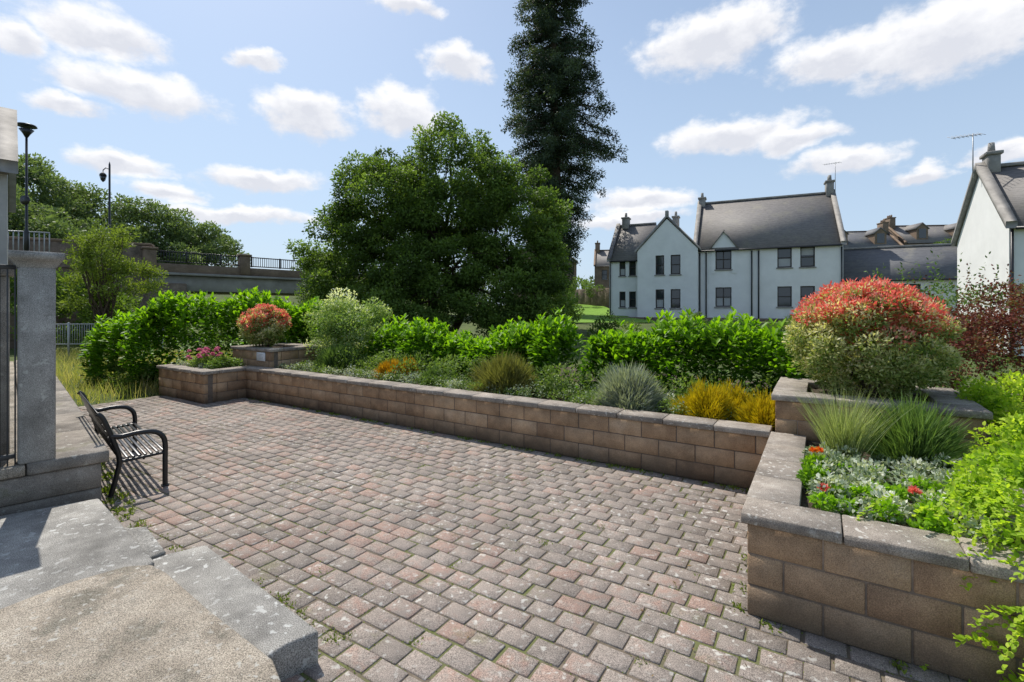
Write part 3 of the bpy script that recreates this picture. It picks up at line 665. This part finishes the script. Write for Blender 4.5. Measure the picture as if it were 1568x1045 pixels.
a=Acc();bl=blobs_from([(3.4,37,2.2,1.4,1.2,1.2),(2.6,30,1.4,1.6,1.2,.9),(7.2,50,3.6,2.0,1.5,1.4),(31,26.5,1.9,2.2,1.2,1.0),(41,44,6.5,3,2,2.2),(4.6,24,.9,2.2,1,.7),(9,22,.8,3,1,.7),(14,22,.8,3,1,.7)],150,.3,.6);clump(a,bl,24000,.15,.09);a.build('background_shrubs',L_tree)

# ------------------------------------------------------------------ bridge
e=empty('road_bridge');P0=np.array([-22.5,30.]);P1=np.array([-3.,53.]);D=unit(P1-P0);NB=np.array([D[1],-D[0]])
LB=np.linalg.norm(P1-P0);yb=math.atan2(D[1],D[0])
def br(k,o,z): p=P0+D*k+NB*o;return np.array([p[0],p[1],z])
a=Acc()
a.boxes([br(LB/2,-4,3.60)],[[LB/2,4.,.50]],yb,.03)
a.boxes([br(LB/2,.12,4.20)],[[LB/2,.2,.08]],yb,.02)
a.build('deck_beam',M_conc,e)
a=Acc();a.boxes([br(LB/2,0,4.57)],[[LB/2,.14,.28]],yb,.02);a.build('parapet',M_brown,e)
a=Acc()
for k in (0.,5.5,11.5,17.6): a.boxes([br(k,0,5.0)],[[.32,.28,.66]],yb,.03);a.boxes([br(k,0,5.72)],[[.4,.36,.07]],yb,.03)
a.boxes([br(14.5,-4,1.2)],[[.5,3.6,1.85]],yb,.05)
a.build('pillars',M_brown,e)
a=Acc()
for z in(4.98,5.62): a.boxes([br(LB/2,0,z)],[[LB/2,.035,.035]],yb,.004)
for q in range(int(LB/.15)): a.boxes([br(q*.15,0,5.3)],[[.018,.018,.32]],yb,.002)
for q in range(int(LB/2)): a.boxes([br(q*2.,0,5.3)],[[.045,.045,.38]],yb,.004)
a.build('railing',M_black,e)
a=Acc();a.boxes([br(LB/2,-4,4.22)],[[LB/2,3.7,.03]],yb,.002);a.build('road_surface',M_road,e)
e=empty('stone_abutment_wall');a=Acc()
A0=np.array([-22.4,30.0]);A1=np.array([-40.,20.5]);DA=unit(A1-A0);NA=np.array([DA[1],-DA[0]])
mid=(A0+A1)/2;a.boxes([[mid[0]-.3,mid[1]+.5,2.7]],[[10.,.5,3.2]],math.atan2(DA[1],DA[0]),.03)
a.boxes([br(.3,-4,1.6)],[[1.6,4.4,2.0]],yb,.05)
a.build('masonry',M_rubble,e)
a=Acc();a.boxes([[mid[0]-.3,mid[1]+.5,5.96]],[[10.05,.56,.07]],math.atan2(DA[1],DA[0]),.02);a.build('coping',M_brown,e)
a=Acc();a.add([[*A0,4.25],[*A1,4.9],[A1[0]-4,A1[1]+9,4.9],[A0[0]-5,A0[1]+8,4.25]],[[0,1,2,3]]);a.build('approach_road',M_road)
e=empty('galvanised_railing');a=Acc()
G0=np.array([-24.3,25.4]);G1=np.array([-29.,23.4])
for f in np.linspace(0,1,26):
    q=G0+(G1-G0)*f;a.boxes([[q[0],q[1],5.4]],[[.02,.02,.55]],0,.003)
a.tube([[*G0,5.98],[*G1,6.0]],.035);a.tube([[*G0,4.95],[*G1,4.95]],.03);a.build('rails',M_galv,e)
e=empty('ramp_wall');a=Acc();mm=(G0+G1)/2;a.boxes([[mm[0],mm[1],2.4]],[[2.7,.25,2.45]],math.atan2(G1[1]-G0[1],G1[0]-G0[0]),.02);a.build('masonry',M_rubble,e)
e=empty('mesh_fence');a=Acc()
for f in np.linspace(0,1,60):
    x=-19.5+5.2*f;a.boxes([[x,19.2+.6*f,1.0]],[[.008,.008,.4]],0,.002)
for z in(.6,1.4):a.tube([[-19.5,19.2,z],[-14.3,19.8,z]],.02)
for f in(0,.33,.66,1):a.boxes([[-19.5+5.2*f,19.2+.6*f,.75]],[[.03,.03,.72]],0,.005)
a.build('panels',M_galv,e)

# ------------------------------------------------------------------ street lamps
e=empty('traditional_street_lamp');a=Acc();x,y=-25.8,31.
a.tube([[x,y,4.3],[x,y,5.2],[x,y,5.25],[x,y,11.2],[x,y,11.4]],[.12,.12,.07,.055,.01],10)
a.tube([[x,y,10.9],[x-.25,y,11.0],[x-.42,y,10.85],[x-.42,y,10.7]],.03,6)
a.tube([[x-.42,y,10.72],[x-.42,y,10.62],[x-.42,y,10.5]],[.04,.16,.2],8);a.tube([[x-.42,y,10.22],[x-.42,y,10.1]],[.12,.03],8)
for q in range(6):
    c_=math.cos(q*1.047);s_=math.sin(q*1.047);a.tube([[x-.42+.19*c_,y+.19*s_,10.5],[x-.42+.11*c_,y+.11*s_,10.2]],.012,4)
a.build('post_and_lantern',M_black,e)
a=Acc();a.tube([[x-.42,y,10.48],[x-.42,y,10.22]],[.16,.10],8);a.build('lantern_glass',M_glass,e)
e=empty('modern_street_lamp');a=Acc();x,y=-25.1,25.
a.tube([[x,y,4.3],[x,y,6],[x,y,6.1],[x,y,10.9]],[.10,.10,.06,.05],10)
a.tube([[x,y,10.85],[x,y,11.05],[x,y,11.25]],[.06,.16,.30],12);a.tube([[x,y,11.42],[x,y,11.5],[x,y,11.55]],[.42,.38,.1],14)
for q in range(4):
    c_=math.cos(q*1.57);s_=math.sin(q*1.57);a.tube([[x+.25*c_,y+.25*s_,11.2],[x+.3*c_,y+.3*s_,11.45]],.015,4)
a.tube([[x,y-.06,7.6],[x,y-.1,7.6]],[.25,.25],14)
a.build('post_and_head',M_black,e)
# ------------------------------------------------------------------ houses
Bd=Acc()
def facade(Wl,Fr,Gl,Si,O,dx,n,L,z0,z1,wins,cur=None):
    O=np.array(O,float);P=lambda a_,z,o=0:np.array([*(O+dx*a_+n*o),z])
    X=sorted({0,L,*[w[0] for w in wins],*[w[1] for w in wins]});Zs=sorted({z0,z1,*[w[2] for w in wins],*[w[3] for w in wins]})
    for i in range(len(X)-1):
        for j in range(len(Zs)-1):
            cx=(X[i]+X[i+1])/2;cz=(Zs[j]+Zs[j+1])/2
            if any(w[0]<cx<w[1] and w[2]<cz<w[3] for w in wins):continue
            Wl.quad(P(X[i],Zs[j]),P(X[i+1],Zs[j]),P(X[i+1],Zs[j+1]),P(X[i],Zs[j+1]))
    yw=math.atan2(dx[1],dx[0])
    for w in wins:
        x0,x1,a0,a1=w;dp=-.13
        Wl.quad(P(x0,a0),P(x0,a1),P(x0,a1,dp),P(x0,a0,dp));Wl.quad(P(x1,a0),P(x1,a1),P(x1,a1,dp),P(x1,a0,dp))
        Wl.quad(P(x0,a0),P(x1,a0),P(x1,a0,dp),P(x0,a0,dp));Wl.quad(P(x0,a1),P(x1,a1),P(x1,a1,dp),P(x0,a1,dp))
        Gl.quad(P(x0,a0,dp),P(x1,a0,dp),P(x1,a1,dp),P(x0,a1,dp))
        r_=rng.random()
        if r_<.35: lo=a0+(a1-a0)*(.05 if r_<.15 else .6);hi_=a0+(a1-a0)*(.45 if r_<.15 else .95);Bd.quad(P(x0+.06,lo,dp+.005),P(x1-.06,lo,dp+.005),P(x1-.06,hi_,dp+.005),P(x0+.06,hi_,dp+.005))
        h=(a1-a0)/2;cz=(a0+a1)/2;cx=(x0+x1)/2
        for xx in(x0+.035,x1-.035):Fr.boxes([P(xx,cz,dp+.04)],[[.035,.035,h]],yw,.004)
        for zz,tk in((a0+.04,.04),(a1-.035,.035),(cz,.03)):Fr.boxes([P(cx,zz,dp+.045)],[[(x1-x0)/2-.07,.03,tk]],yw,.004)
        if x1-x0>.95:Fr.boxes([P(cx,cz,dp+.04)],[[.03,.032,h]],yw,.004)
        Si.boxes([P(cx,a0-.05,.03)],[[(x1-x0)/2+.08,.06,.045]],yw,.006)
def chimney(Tr,x,y,z0,z1,w=.3,l=.45,yw=0,pots=2):
    Tr.boxes([[x,y,(z0+z1)/2]],[[w,l,(z1-z0)/2]],yw,.02);Tr.boxes([[x,y,z1+.06]],[[w+.07,l+.07,.07]],yw,.02)
    for q in range(pots):
        o=(q-(pots-1)/2)*.42;Tr.tube([[x-math.sin(yw)*o,y+math.cos(yw)*o,z1+.1],[x-math.sin(yw)*o,y+math.cos(yw)*o,z1+.55]],[.13,.1],8)
F0=np.array([8.0,40.]);DX=unit(np.array([14.6,-7.]));NF=np.array([DX[1],-DX[0]]);YH=math.atan2(DX[1],DX[0])
def fp(a_,o,z): p=F0+DX*a_+NF*o;return np.array([p[0],p[1],z])
e=empty('white_house');Wl,Fr,Gl,Si,Ro,Tr,Pi=[Acc() for _ in range(7)]
z0=1.0
def skew(p0,p1,w=.16,h=.13):
    p0=np.array(p0);p1=np.array(p1);d=p1-p0;s_=np.array([DX[0],DX[1],0])*w;u=np.array([0,0,h])
    V=[p0-s_-u,p0+s_-u,p0+s_+u,p0-s_+u,p1-s_-u,p1+s_-u,p1+s_+u,p1-s_+u]
    Tr.add(V,[[0,1,2,3],[4,5,6,7],[0,1,5,4],[1,2,6,5],[2,3,7,6],[3,0,4,7]])
def mainblock(a0,a1,off,dep,ze,zr,wins,skews=(1,1)):
    O=F0+DX*a0+NF*off;L_=a1-a0
    facade(Wl,Fr,Gl,Si,O,DX,NF,L_,z0,ze,[(w[0]-a0,w[1]-a0,w[2],w[3]) for w in wins])
    ob=off-dep;om=off-dep/2
    for aa in(a0,a1):
        Wl.quad(fp(aa,off,z0),fp(aa,ob,z0),fp(aa,ob,ze),fp(aa,off,ze));Wl.tri(fp(aa,off,ze),fp(aa,ob,ze),fp(aa,om,zr))
    Wl.quad(fp(a0,ob,z0),fp(a1,ob,z0),fp(a1,ob,ze),fp(a0,ob,ze))
    k=(zr-ze)/(dep/2);ov=.22
    Ro.slab(fp(a0-.02,off+ov,ze-k*ov+.14),fp(a1+.02,off+ov,ze-k*ov+.14),fp(a1+.02,om,zr+.14),fp(a0-.02,om,zr+.14),.12)
    Ro.slab(fp(a0-.02,ob-ov,ze-k*ov+.14),fp(a1+.02,ob-ov,ze-k*ov+.14),fp(a1+.02,om,zr+.14),fp(a0-.02,om,zr+.14),.12)
    Tr.boxes([fp((a0+a1)/2,om,zr+.17)],[[L_/2,.12,.07]],YH,.02)
    for i,aa in enumerate((a0,a1)):
        if skews[i]:
            skew(fp(aa,off+ov,ze-k*ov+.2),fp(aa,om,zr+.26));skew(fp(aa,ob-ov,ze-k*ov+.2),fp(aa,om,zr+.26))
    Pi.tube([fp(a0+.1,off+ov+.05,ze-k*ov+.06),fp(a1-.1,off+ov+.05,ze-k*ov+.06)],.06,6)
mainblock(-.1,3.2,-.6,6.5,6.0,9.2,[(.75,1.25,4.65,5.95),(1.55,2.1,4.65,5.95),(.75,1.25,2.05,3.35),(1.55,2.1,2.05,3.35)],(1,0))
mainblock(6.7,16.2,0,9.,6.45,10.7,[(8.15,9.25,2.1,3.55),(12.25,13.15,2.1,3.55),(13.67,14.55,2.1,3.55),(8.15,9.25,4.9,6.4),(12.25,13.15,4.9,6.3),(13.67,14.55,4.9,6.3)],(1,1))
ga,gb,go,zg,zp=2.45,6.95,.55,6.5,8.9
O=F0+DX*ga+NF*go;facade(Wl,Fr,Gl,Si,O,DX,NF,gb-ga,z0,zg,[(3.85-ga,4.5-ga,4.6,6.1),(4.98-ga,5.7-ga,4.6,6.1),(3.85-ga,4.5-ga,2.0,3.45),(4.98-ga,5.7-ga,2.0,3.45)])
gm=(ga+gb)/2
Wl.tri(fp(ga,go,zg),fp(gb,go,zg),fp(gm,go,zp));
for aa in(ga,gb):Wl.quad(fp(aa,go,z0),fp(aa,-5,z0),fp(aa,-5,zg),fp(aa,go,zg))
for aa,sg in((ga,-1),(gb,1)):
    k=(zp-zg)/(gm-ga);Ro.slab(fp(aa+sg*.15,go-.12,zg-.15*k+.14),fp(gm,go-.12,zp+.14),fp(gm,-7,zp+.14),fp(aa+sg*.15,-7,zg-.15*k+.14),.12)
    p0=fp(aa+sg*.2,go-.05,zg-.2*k+.16);p1=fp(gm,go-.05,zp+.24);nn=np.array([NF[0],NF[1],0])*.16;u=np.array([0,0,.1])
    Tr.add([p0-nn-u,p0+nn-u,p0+nn+u,p0-nn+u,p1-nn-u,p1+nn-u,p1+nn+u,p1-nn+u],[[0,1,2,3],[4,5,6,7],[0,1,5,4],[1,2,6,5],[2,3,7,6],[3,0,4,7]])
Tr.boxes([fp(gm,go-.05,zp+.42)],[[.12,.17,.22]],YH,.02)
da,db,zd,zdp=7.85,9.6,6.55,7.75;dm=(da+db)/2;dof=.06
Wl.quad(fp(da,dof,4.6),fp(8.15,dof,4.6),fp(8.15,dof,zd),fp(da,dof,zd));Wl.quad(fp(9.25,dof,4.6),fp(db,dof,4.6),fp(db,dof,zd),fp(9.25,dof,zd))
Wl.quad(fp(8.15,dof,6.4),fp(9.25,dof,6.4),fp(9.25,dof,zd),fp(8.15,dof,zd))
Wl.tri(fp(da,dof,zd),fp(db,dof,zd),fp(dm,dof,zdp))
for aa in(da,db):Wl.quad(fp(aa,0,zd-.3),fp(aa,-1.5,zd-.3),fp(aa,-1.5,zd),fp(aa,0,zd));Wl.quad(fp(aa,dof,4.6),fp(aa,0,4.6),fp(aa,0,zd),fp(aa,dof,zd))
for aa,sg in((da,-1),(db,1)):
    k=(zdp-zd)/(dm-da);Ro.slab(fp(aa+sg*.18,.2,zd-.18*k+.1),fp(dm,.2,zdp+.1),fp(dm,-2.6,zdp+.1),fp(aa+sg*.18,-2.6,zd-.18*k+.1),.1)
for aa in(-.0,2.3,7.05,7.5,10.6,11.05,16.1): Pi.tube([fp(aa,.09 if aa>6.7 else -.5,z0),fp(aa,.09 if aa>6.7 else -.5,6.2)],.05,6)
chimney(Tr,*fp(.6,-3.8,0)[:2],9.0,9.9,.28,.4,YH,1);chimney(Tr,*fp(16.0,-4.5,0)[:2],10.5,11.6,.25,.4,YH,2);chimney(Tr,*fp(6.9,-4.5,0)[:2],10.4,11.2,.25,.35,YH,1);chimney(Tr,*fp(gm,-5.,0)[:2],8.9,9.9,.25,.35,YH,1)
Wl.build('walls',M_white,e);Fr.build('window_frames',M_frame,e);Gl.build('glass',M_glass,e);Si.build('sills',M_trim,e);Ro.build('roof',M_slate,e);Tr.build('skews_and_chimneys',M_trim,e);Pi.build('gutters_and_downpipes',M_pipe,e)
if Bd.n:Bd.build('blinds',M_blind,e)
Bd=Acc()
e=empty('white_annexe');Wl,Fr,Gl,Si,Ro,Tr,Pi=[Acc() for _ in range(7)]
mainblock(16.25,24.0,-.5,6.5,3.95,6.25,[(19.2,20.5,2.7,3.6),(22.3,23.,1.8,3.2)],(0,1))
Wl.build('walls',M_white,e);Fr.build('window_frames',M_frame,e);Gl.build('glass',M_glass,e);Si.build('sills',M_trim,e);Ro.build('roof',M_slate2,e);Tr.build('skews',M_trim,e);Pi.build('gutter',M_pipe,e)
e=empty('white_gable_house');Wl,Fr,Gl,Si,Ro,Tr,Pi=[Acc() for _ in range(7)]
F0=np.array([18.3,17.8]);q0=np.array([20.9,22.7]);bd=unit(q0-F0);DX=np.array([bd[1],-bd[0]]);NF=-bd;YH=math.atan2(DX[1],DX[0]);z0=.3
mainblock(0,11,0,np.linalg.norm(q0-F0),5.1,7.75,[(1.6,2.6,3.1,4.4),(1.6,2.6,.9,2.2),(5,6,3.1,4.4)],(1,1))
c=fp(.35,-np.linalg.norm(q0-F0)/2,0);chimney(Tr,c[0],c[1],7.6,8.35,.2,.32,YH,1)
Pi.tube([fp(.05,.09,.3),fp(.05,.09,5)],.05,6)
Wl.build('walls',M_white,e);Fr.build('window_frames',M_frame,e);Gl.build('glass',M_glass,e);Si.build('sills',M_trim,e);Ro.build('roof',M_slate,e);Tr.build('skews_and_chimney',M_trim,e);Pi.build('gutter',M_pipe,e)
if Bd.n:Bd.build('blinds',M_blind,e)
def aerial(x,y,z0_,z1_):
    e=empty('tv_aerial');a=Acc();a.tube([[x,y,z0_],[x,y,z1_]],.022,6)
    a.tube([[x-.9,y,z1_-.18],[x+.35,y,z1_]],.014,5)
    for q in range(8):
        f=q/7;cx=x-.9+1.25*f;cz=z1_-.18+.18*f;a.tube([[cx,y-.2,cz-.1],[cx,y+.2,cz+.12]],.009,4)
    a.build('mast_and_elements',M_galv,e)
aerial(19.35,20.3,7.5,9.35);aerial(24.4,36.5,10.5,13.)
def farhouse(name,x,y,w,dep,zb,ze,zr,yw,wm,rm,chs=(0,1),dorm=0,wins=True,cs=1.,tm=None):
    global F0,DX,NF,YH,z0,Wl,Fr,Gl,Si,Ro,Tr,Pi,Bd
    Bd=Acc()
    e=empty(name);Wl,Fr,Gl,Si,Ro,Tr,Pi=[Acc() for _ in range(7)]
    DX=np.array([math.cos(yw),math.sin(yw)]);NF=np.array([DX[1],-DX[0]]);YH=yw;F0=np.array([x,y],float);z0=zb
    ws=[(a_,a_+.9,ze-2.3,ze-.7) for a_ in np.arange(1.2,w-1.5,2.6)] if wins else []
    mainblock(0,w,0,dep,ze,zr,ws,(1,1))
    for f in chs:
        c=fp(.4+f*(w-.8),-dep/2,0);chimney(Tr,c[0],c[1],zr-.4,zr+1.3*cs,.4*cs,.75*cs,YH,3 if cs==1 else 1)
    for q in range(dorm):
        a_=w*(q+.5)/dorm;zm=ze+(zr-ze)*.25
        Wl.quad(fp(a_-.8,-.5,zm-.4),fp(a_+.8,-.5,zm-.4),fp(a_+.8,-.5,zm+1.5),fp(a_-.8,-.5,zm+1.5));Wl.tri(fp(a_-.8,-.5,zm+1.5),fp(a_+.8,-.5,zm+1.5),fp(a_,-.5,zm+2.2))
        Gl.quad(fp(a_-.5,-.46,zm),fp(a_+.5,-.46,zm),fp(a_+.5,-.46,zm+1.4),fp(a_-.5,-.46,zm+1.4))
        for sg in(-1,1):Wl.quad(fp(a_+sg*.8,-.5,zm-.4),fp(a_+sg*.8,-3,zm-.4),fp(a_+sg*.8,-3,zm+1.5),fp(a_+sg*.8,-.5,zm+1.5));Ro.slab(fp(a_+sg*1.,-.4,zm+1.4),fp(a_,-.4,zm+2.35),fp(a_,-4,zm+2.35),fp(a_+sg*1.,-4,zm+1.4),.1)
    Wl.build('walls',wm,e);Ro.build('roof',rm,e);Tr.build('chimneys_and_skews',tm or M_brown,e);Pi.build('gutters',M_pipe,e)
    if Gl.n:Gl.build('glass',M_glass,e)
    if Fr.n:Fr.build('window_frames',M_frame,e);Si.build('sills',M_trim,e)
    if Bd.n:Bd.build('blinds',M_blind,e)
farhouse('stone_townhouse',46.5,72,10.5,8,3,10.8,13.6,-.15,M_brown,M_slate2,(0,1),2)
farhouse('stone_townhouse',58.5,72,11,8,3,11.6,14.6,-.1,M_brown,M_slate,(0,),2)
farhouse('stone_townhouse',8.6,76,6.5,9,1,9.6,13.2,1.2,M_brown,M_slate2,(0,1),0)
farhouse('stone_townhouse',14,82,12,9,1,9.,12.,-.2,M_brown,M_slate,(0,1),0)
dxl=np.array([.694,.72]);cc=np.array([-10.44,10.0])-dxl*6.6
farhouse('grey_house',cc[0],cc[1],6.6,5.5,.5,4.9,6.6,math.atan2(.72,.694),M_white2,M_slate,(),0,False,.6,M_trim)
e=empty('low_stone_boundary_wall');a=Acc();F=np.array([8.0,40.]);dd=unit(np.array([14.6,-7.]));
for k in np.arange(-1,24,.0+.6):
    for r in range(2):
        q=F+dd*(k+.3*r)-np.array([.43,.9])*1.4;a.boxes([[q[0],q[1],.75+.36*r]],[[.295,.2,.175+rng.uniform(-.01,.01)]],math.atan2(dd[1],dd[0]),.03,None,rng.random())
a.build('masonry',M_rubble,e)
e=empty('stone_garden_wall');a=Acc()
for k in np.arange(0,9,.8):
    a.boxes([[4.8+k*.72,56-k*.9,2.9]],[[.55,.25,1.1+rng.uniform(-.02,.02)]],-.9,.05,None,rng.random())
a.build('masonry',M_rubble,e)
a=Acc();n=20
xs_=np.linspace(3.0,9.5,n);ys_=np.linspace(30,54,n*2);X,Y=np.meshgrid(xs_,ys_);Z=hgt(X,Y)+.05+.25*np.clip((Y-30)/20,0,1)
i,j=np.meshgrid(np.arange(n-1),np.arange(n*2-1));q=(j*n+i).ravel();a.add(np.stack([X,Y,Z],-1).reshape(-1,3),np.stack([q,q+1,q+n+1,q+n],1));a.build('lawn',M_lawn,smooth=True)

# ------------------------------------------------------------------ sky, sun, clouds
w=bpy.data.worlds.new('World');scene.world=w;w.use_nodes=True;nt=w.node_tree;N=nt.nodes;L=nt.links;N.clear()
SAZ=math.radians(-38);SEL=math.radians(57)
sky=N.new('ShaderNodeTexSky');sky.sky_type='NISHITA';sky.sun_disc=False;sky.sun_elevation=SEL;sky.sun_rotation=SAZ;sky.air_density=1.;sky.dust_density=1.;sky.ozone_density=1.
tc=N.new('ShaderNodeTexCoord').outputs['Generated'];sp_=N.new('ShaderNodeSeparateXYZ');L.new(tc,sp_.inputs[0])
az=mth(N,L,'ARCTAN2',sp_.outputs[0],sp_.outputs[1]);el=mth(N,L,'ARCSINE',sp_.outputs[2])
cb=N.new('ShaderNodeCombineXYZ');L.new(az,cb.inputs[0]);L.new(el,cb.inputs[1])
def vm(op,a_,b_):
    m=N.new('ShaderNodeVectorMath');m.operation=op
    for i_,x in enumerate((a_,b_)):
        if x is None:continue
        if isinstance(x,tuple):m.inputs[i_].default_value=x
        else:L.new(x,m.inputs[i_])
    return m.outputs['Value'] if op=='LENGTH' else m.outputs[0]
wn=N.new('ShaderNodeTexNoise');wn.inputs['Scale'].default_value=9;wn.inputs['Detail'].default_value=6;wn.inputs['Roughness'].default_value=.58;L.new(vm('MULTIPLY',cb.outputs[0],(1,1.5,1)),wn.inputs['Vector'])
wp=vm('MULTIPLY',vm('SUBTRACT',wn.outputs['Color'],(.5,.5,.5)),(.13,.065,0));P_=vm('ADD',cb.outputs[0],wp)
clouds=[(150,52,110,36),(30,60,50,26),(215,142,130,26),(110,160,70,14),(470,175,68,32),(615,172,60,34),(700,95,52,22),(390,88,36,15),(1090,62,110,38),(1300,85,120,34),(1440,60,150,55),(1120,208,110,26),(1215,215,70,20),(1290,248,90,20),(1410,264,50,14),(985,308,80,20),(400,272,95,18),(250,292,60,14),(180,250,75,18),(620,10,45,14),(1540,232,50,16),(360,325,140,13),(960,335,90,12)]
acc1=None;acc2=None
for (u,v,ru,rv) in clouds:
    tx=(u-784)/740;ca=math.atan(tx);ce=math.atan((470-v)/740*math.cos(ca));ra=ru/740*math.cos(ca)**2*1.25;re=rv/740*math.cos(ca)*1.25
    d=vm('SUBTRACT',P_,(ca,ce,0));q=vm('MULTIPLY',d,(1/ra,1/re,0));v1=mth(N,L,'SUBTRACT',1,vm('LENGTH',q,None))
    q2=vm('SUBTRACT',q,(0,.5,0));v2=mth(N,L,'SUBTRACT',1,vm('LENGTH',q2,None))
    acc1=v1 if acc1 is None else mth(N,L,'MAXIMUM',acc1,v1);acc2=v2 if acc2 is None else mth(N,L,'MAXIMUM',acc2,v2)
fn=noise(N,L,vm('MULTIPLY',cb.outputs[0],(1,1.4,1)),22,6,.6)
den=mth(N,L,'ADD',acc1,mth(N,L,'MULTIPLY',mth(N,L,'SUBTRACT',fn,.5),.95))
sm=N.new('ShaderNodeMapRange');sm.interpolation_type='SMOOTHSTEP';L.new(den,sm.inputs[0]);sm.inputs[1].default_value=-.02;sm.inputs[2].default_value=.5;sm.inputs[4].default_value=.97
hi=mth(N,L,'SUBTRACT',acc2,acc1);hi=mth(N,L,'ADD',hi,mth(N,L,'MULTIPLY',mth(N,L,'SUBTRACT',fn,.5),1.0))
shd=N.new('ShaderNodeMapRange');L.new(hi,shd.inputs[0]);shd.inputs[1].default_value=-.5;shd.inputs[2].default_value=.1
ccol=mixc(N,L,shd.outputs[0],(.76,.78,.85),(1.04,1.04,1.06))
wisp=step(N,L,noise(N,L,vm('MULTIPLY',cb.outputs[0],(1.,3.,1.)),3.2,5,.55),.42,.85)
bg1=N.new('ShaderNodeBackground');bg1.inputs[1].default_value=.15
L.new(sky.outputs[0],bg1.inputs[0])
bg2=N.new('ShaderNodeBackground');L.new(ccol,bg2.inputs[0]);bg2.inputs[1].default_value=1.0
bg3=N.new('ShaderNodeBackground');bg3.inputs[0].default_value=(.62,.79,1.0,1);bg3.inputs[1].default_value=.90
haze=N.new('ShaderNodeMapRange');L.new(el,haze.inputs[0]);haze.inputs[1].default_value=0;haze.inputs[2].default_value=.75;haze.inputs[3].default_value=.85;haze.inputs[4].default_value=.18
m0=N.new('ShaderNodeMixShader');L.new(mth(N,L,'MAXIMUM',haze.outputs[0],mth(N,L,'MULTIPLY',wisp,.5)),m0.inputs[0]);L.new(bg1.outputs[0],m0.inputs[1]);L.new(bg3.outputs[0],m0.inputs[2])
mx=N.new('ShaderNodeMixShader')
L.new(sm.outputs[0],mx.inputs[0]);L.new(m0.outputs[0],mx.inputs[1]);L.new(bg2.outputs[0],mx.inputs[2])
o=N.new('ShaderNodeOutputWorld');L.new(mx.outputs[0],o.inputs[0])
sd=bpy.data.lights.new('sun','SUN');sd.energy=5.;sd.angle=math.radians(.5);sd.color=(1,.95,.87)
so_=bpy.data.objects.new('sun',sd);scene.collection.objects.link(so_)
ds=Vector((math.sin(SAZ)*math.cos(SEL),math.cos(SAZ)*math.cos(SEL),math.sin(SEL)));so_.rotation_euler=ds.to_track_quat('Z','Y').to_euler();so_.location=(0,0,30)

# ------------------------------------------------------------------ camera
cd=bpy.data.cameras.new('camera');cam=bpy.data.objects.new('camera',cd);scene.collection.objects.link(cam)
cam.location=(0,0,2.1);cam.rotation_euler=(math.radians(90),0,0);cd.lens=17.0;cd.sensor_width=36;cd.shift_y=-.0335;cd.clip_end=3000;cd.clip_start=.05
scene.camera=cam
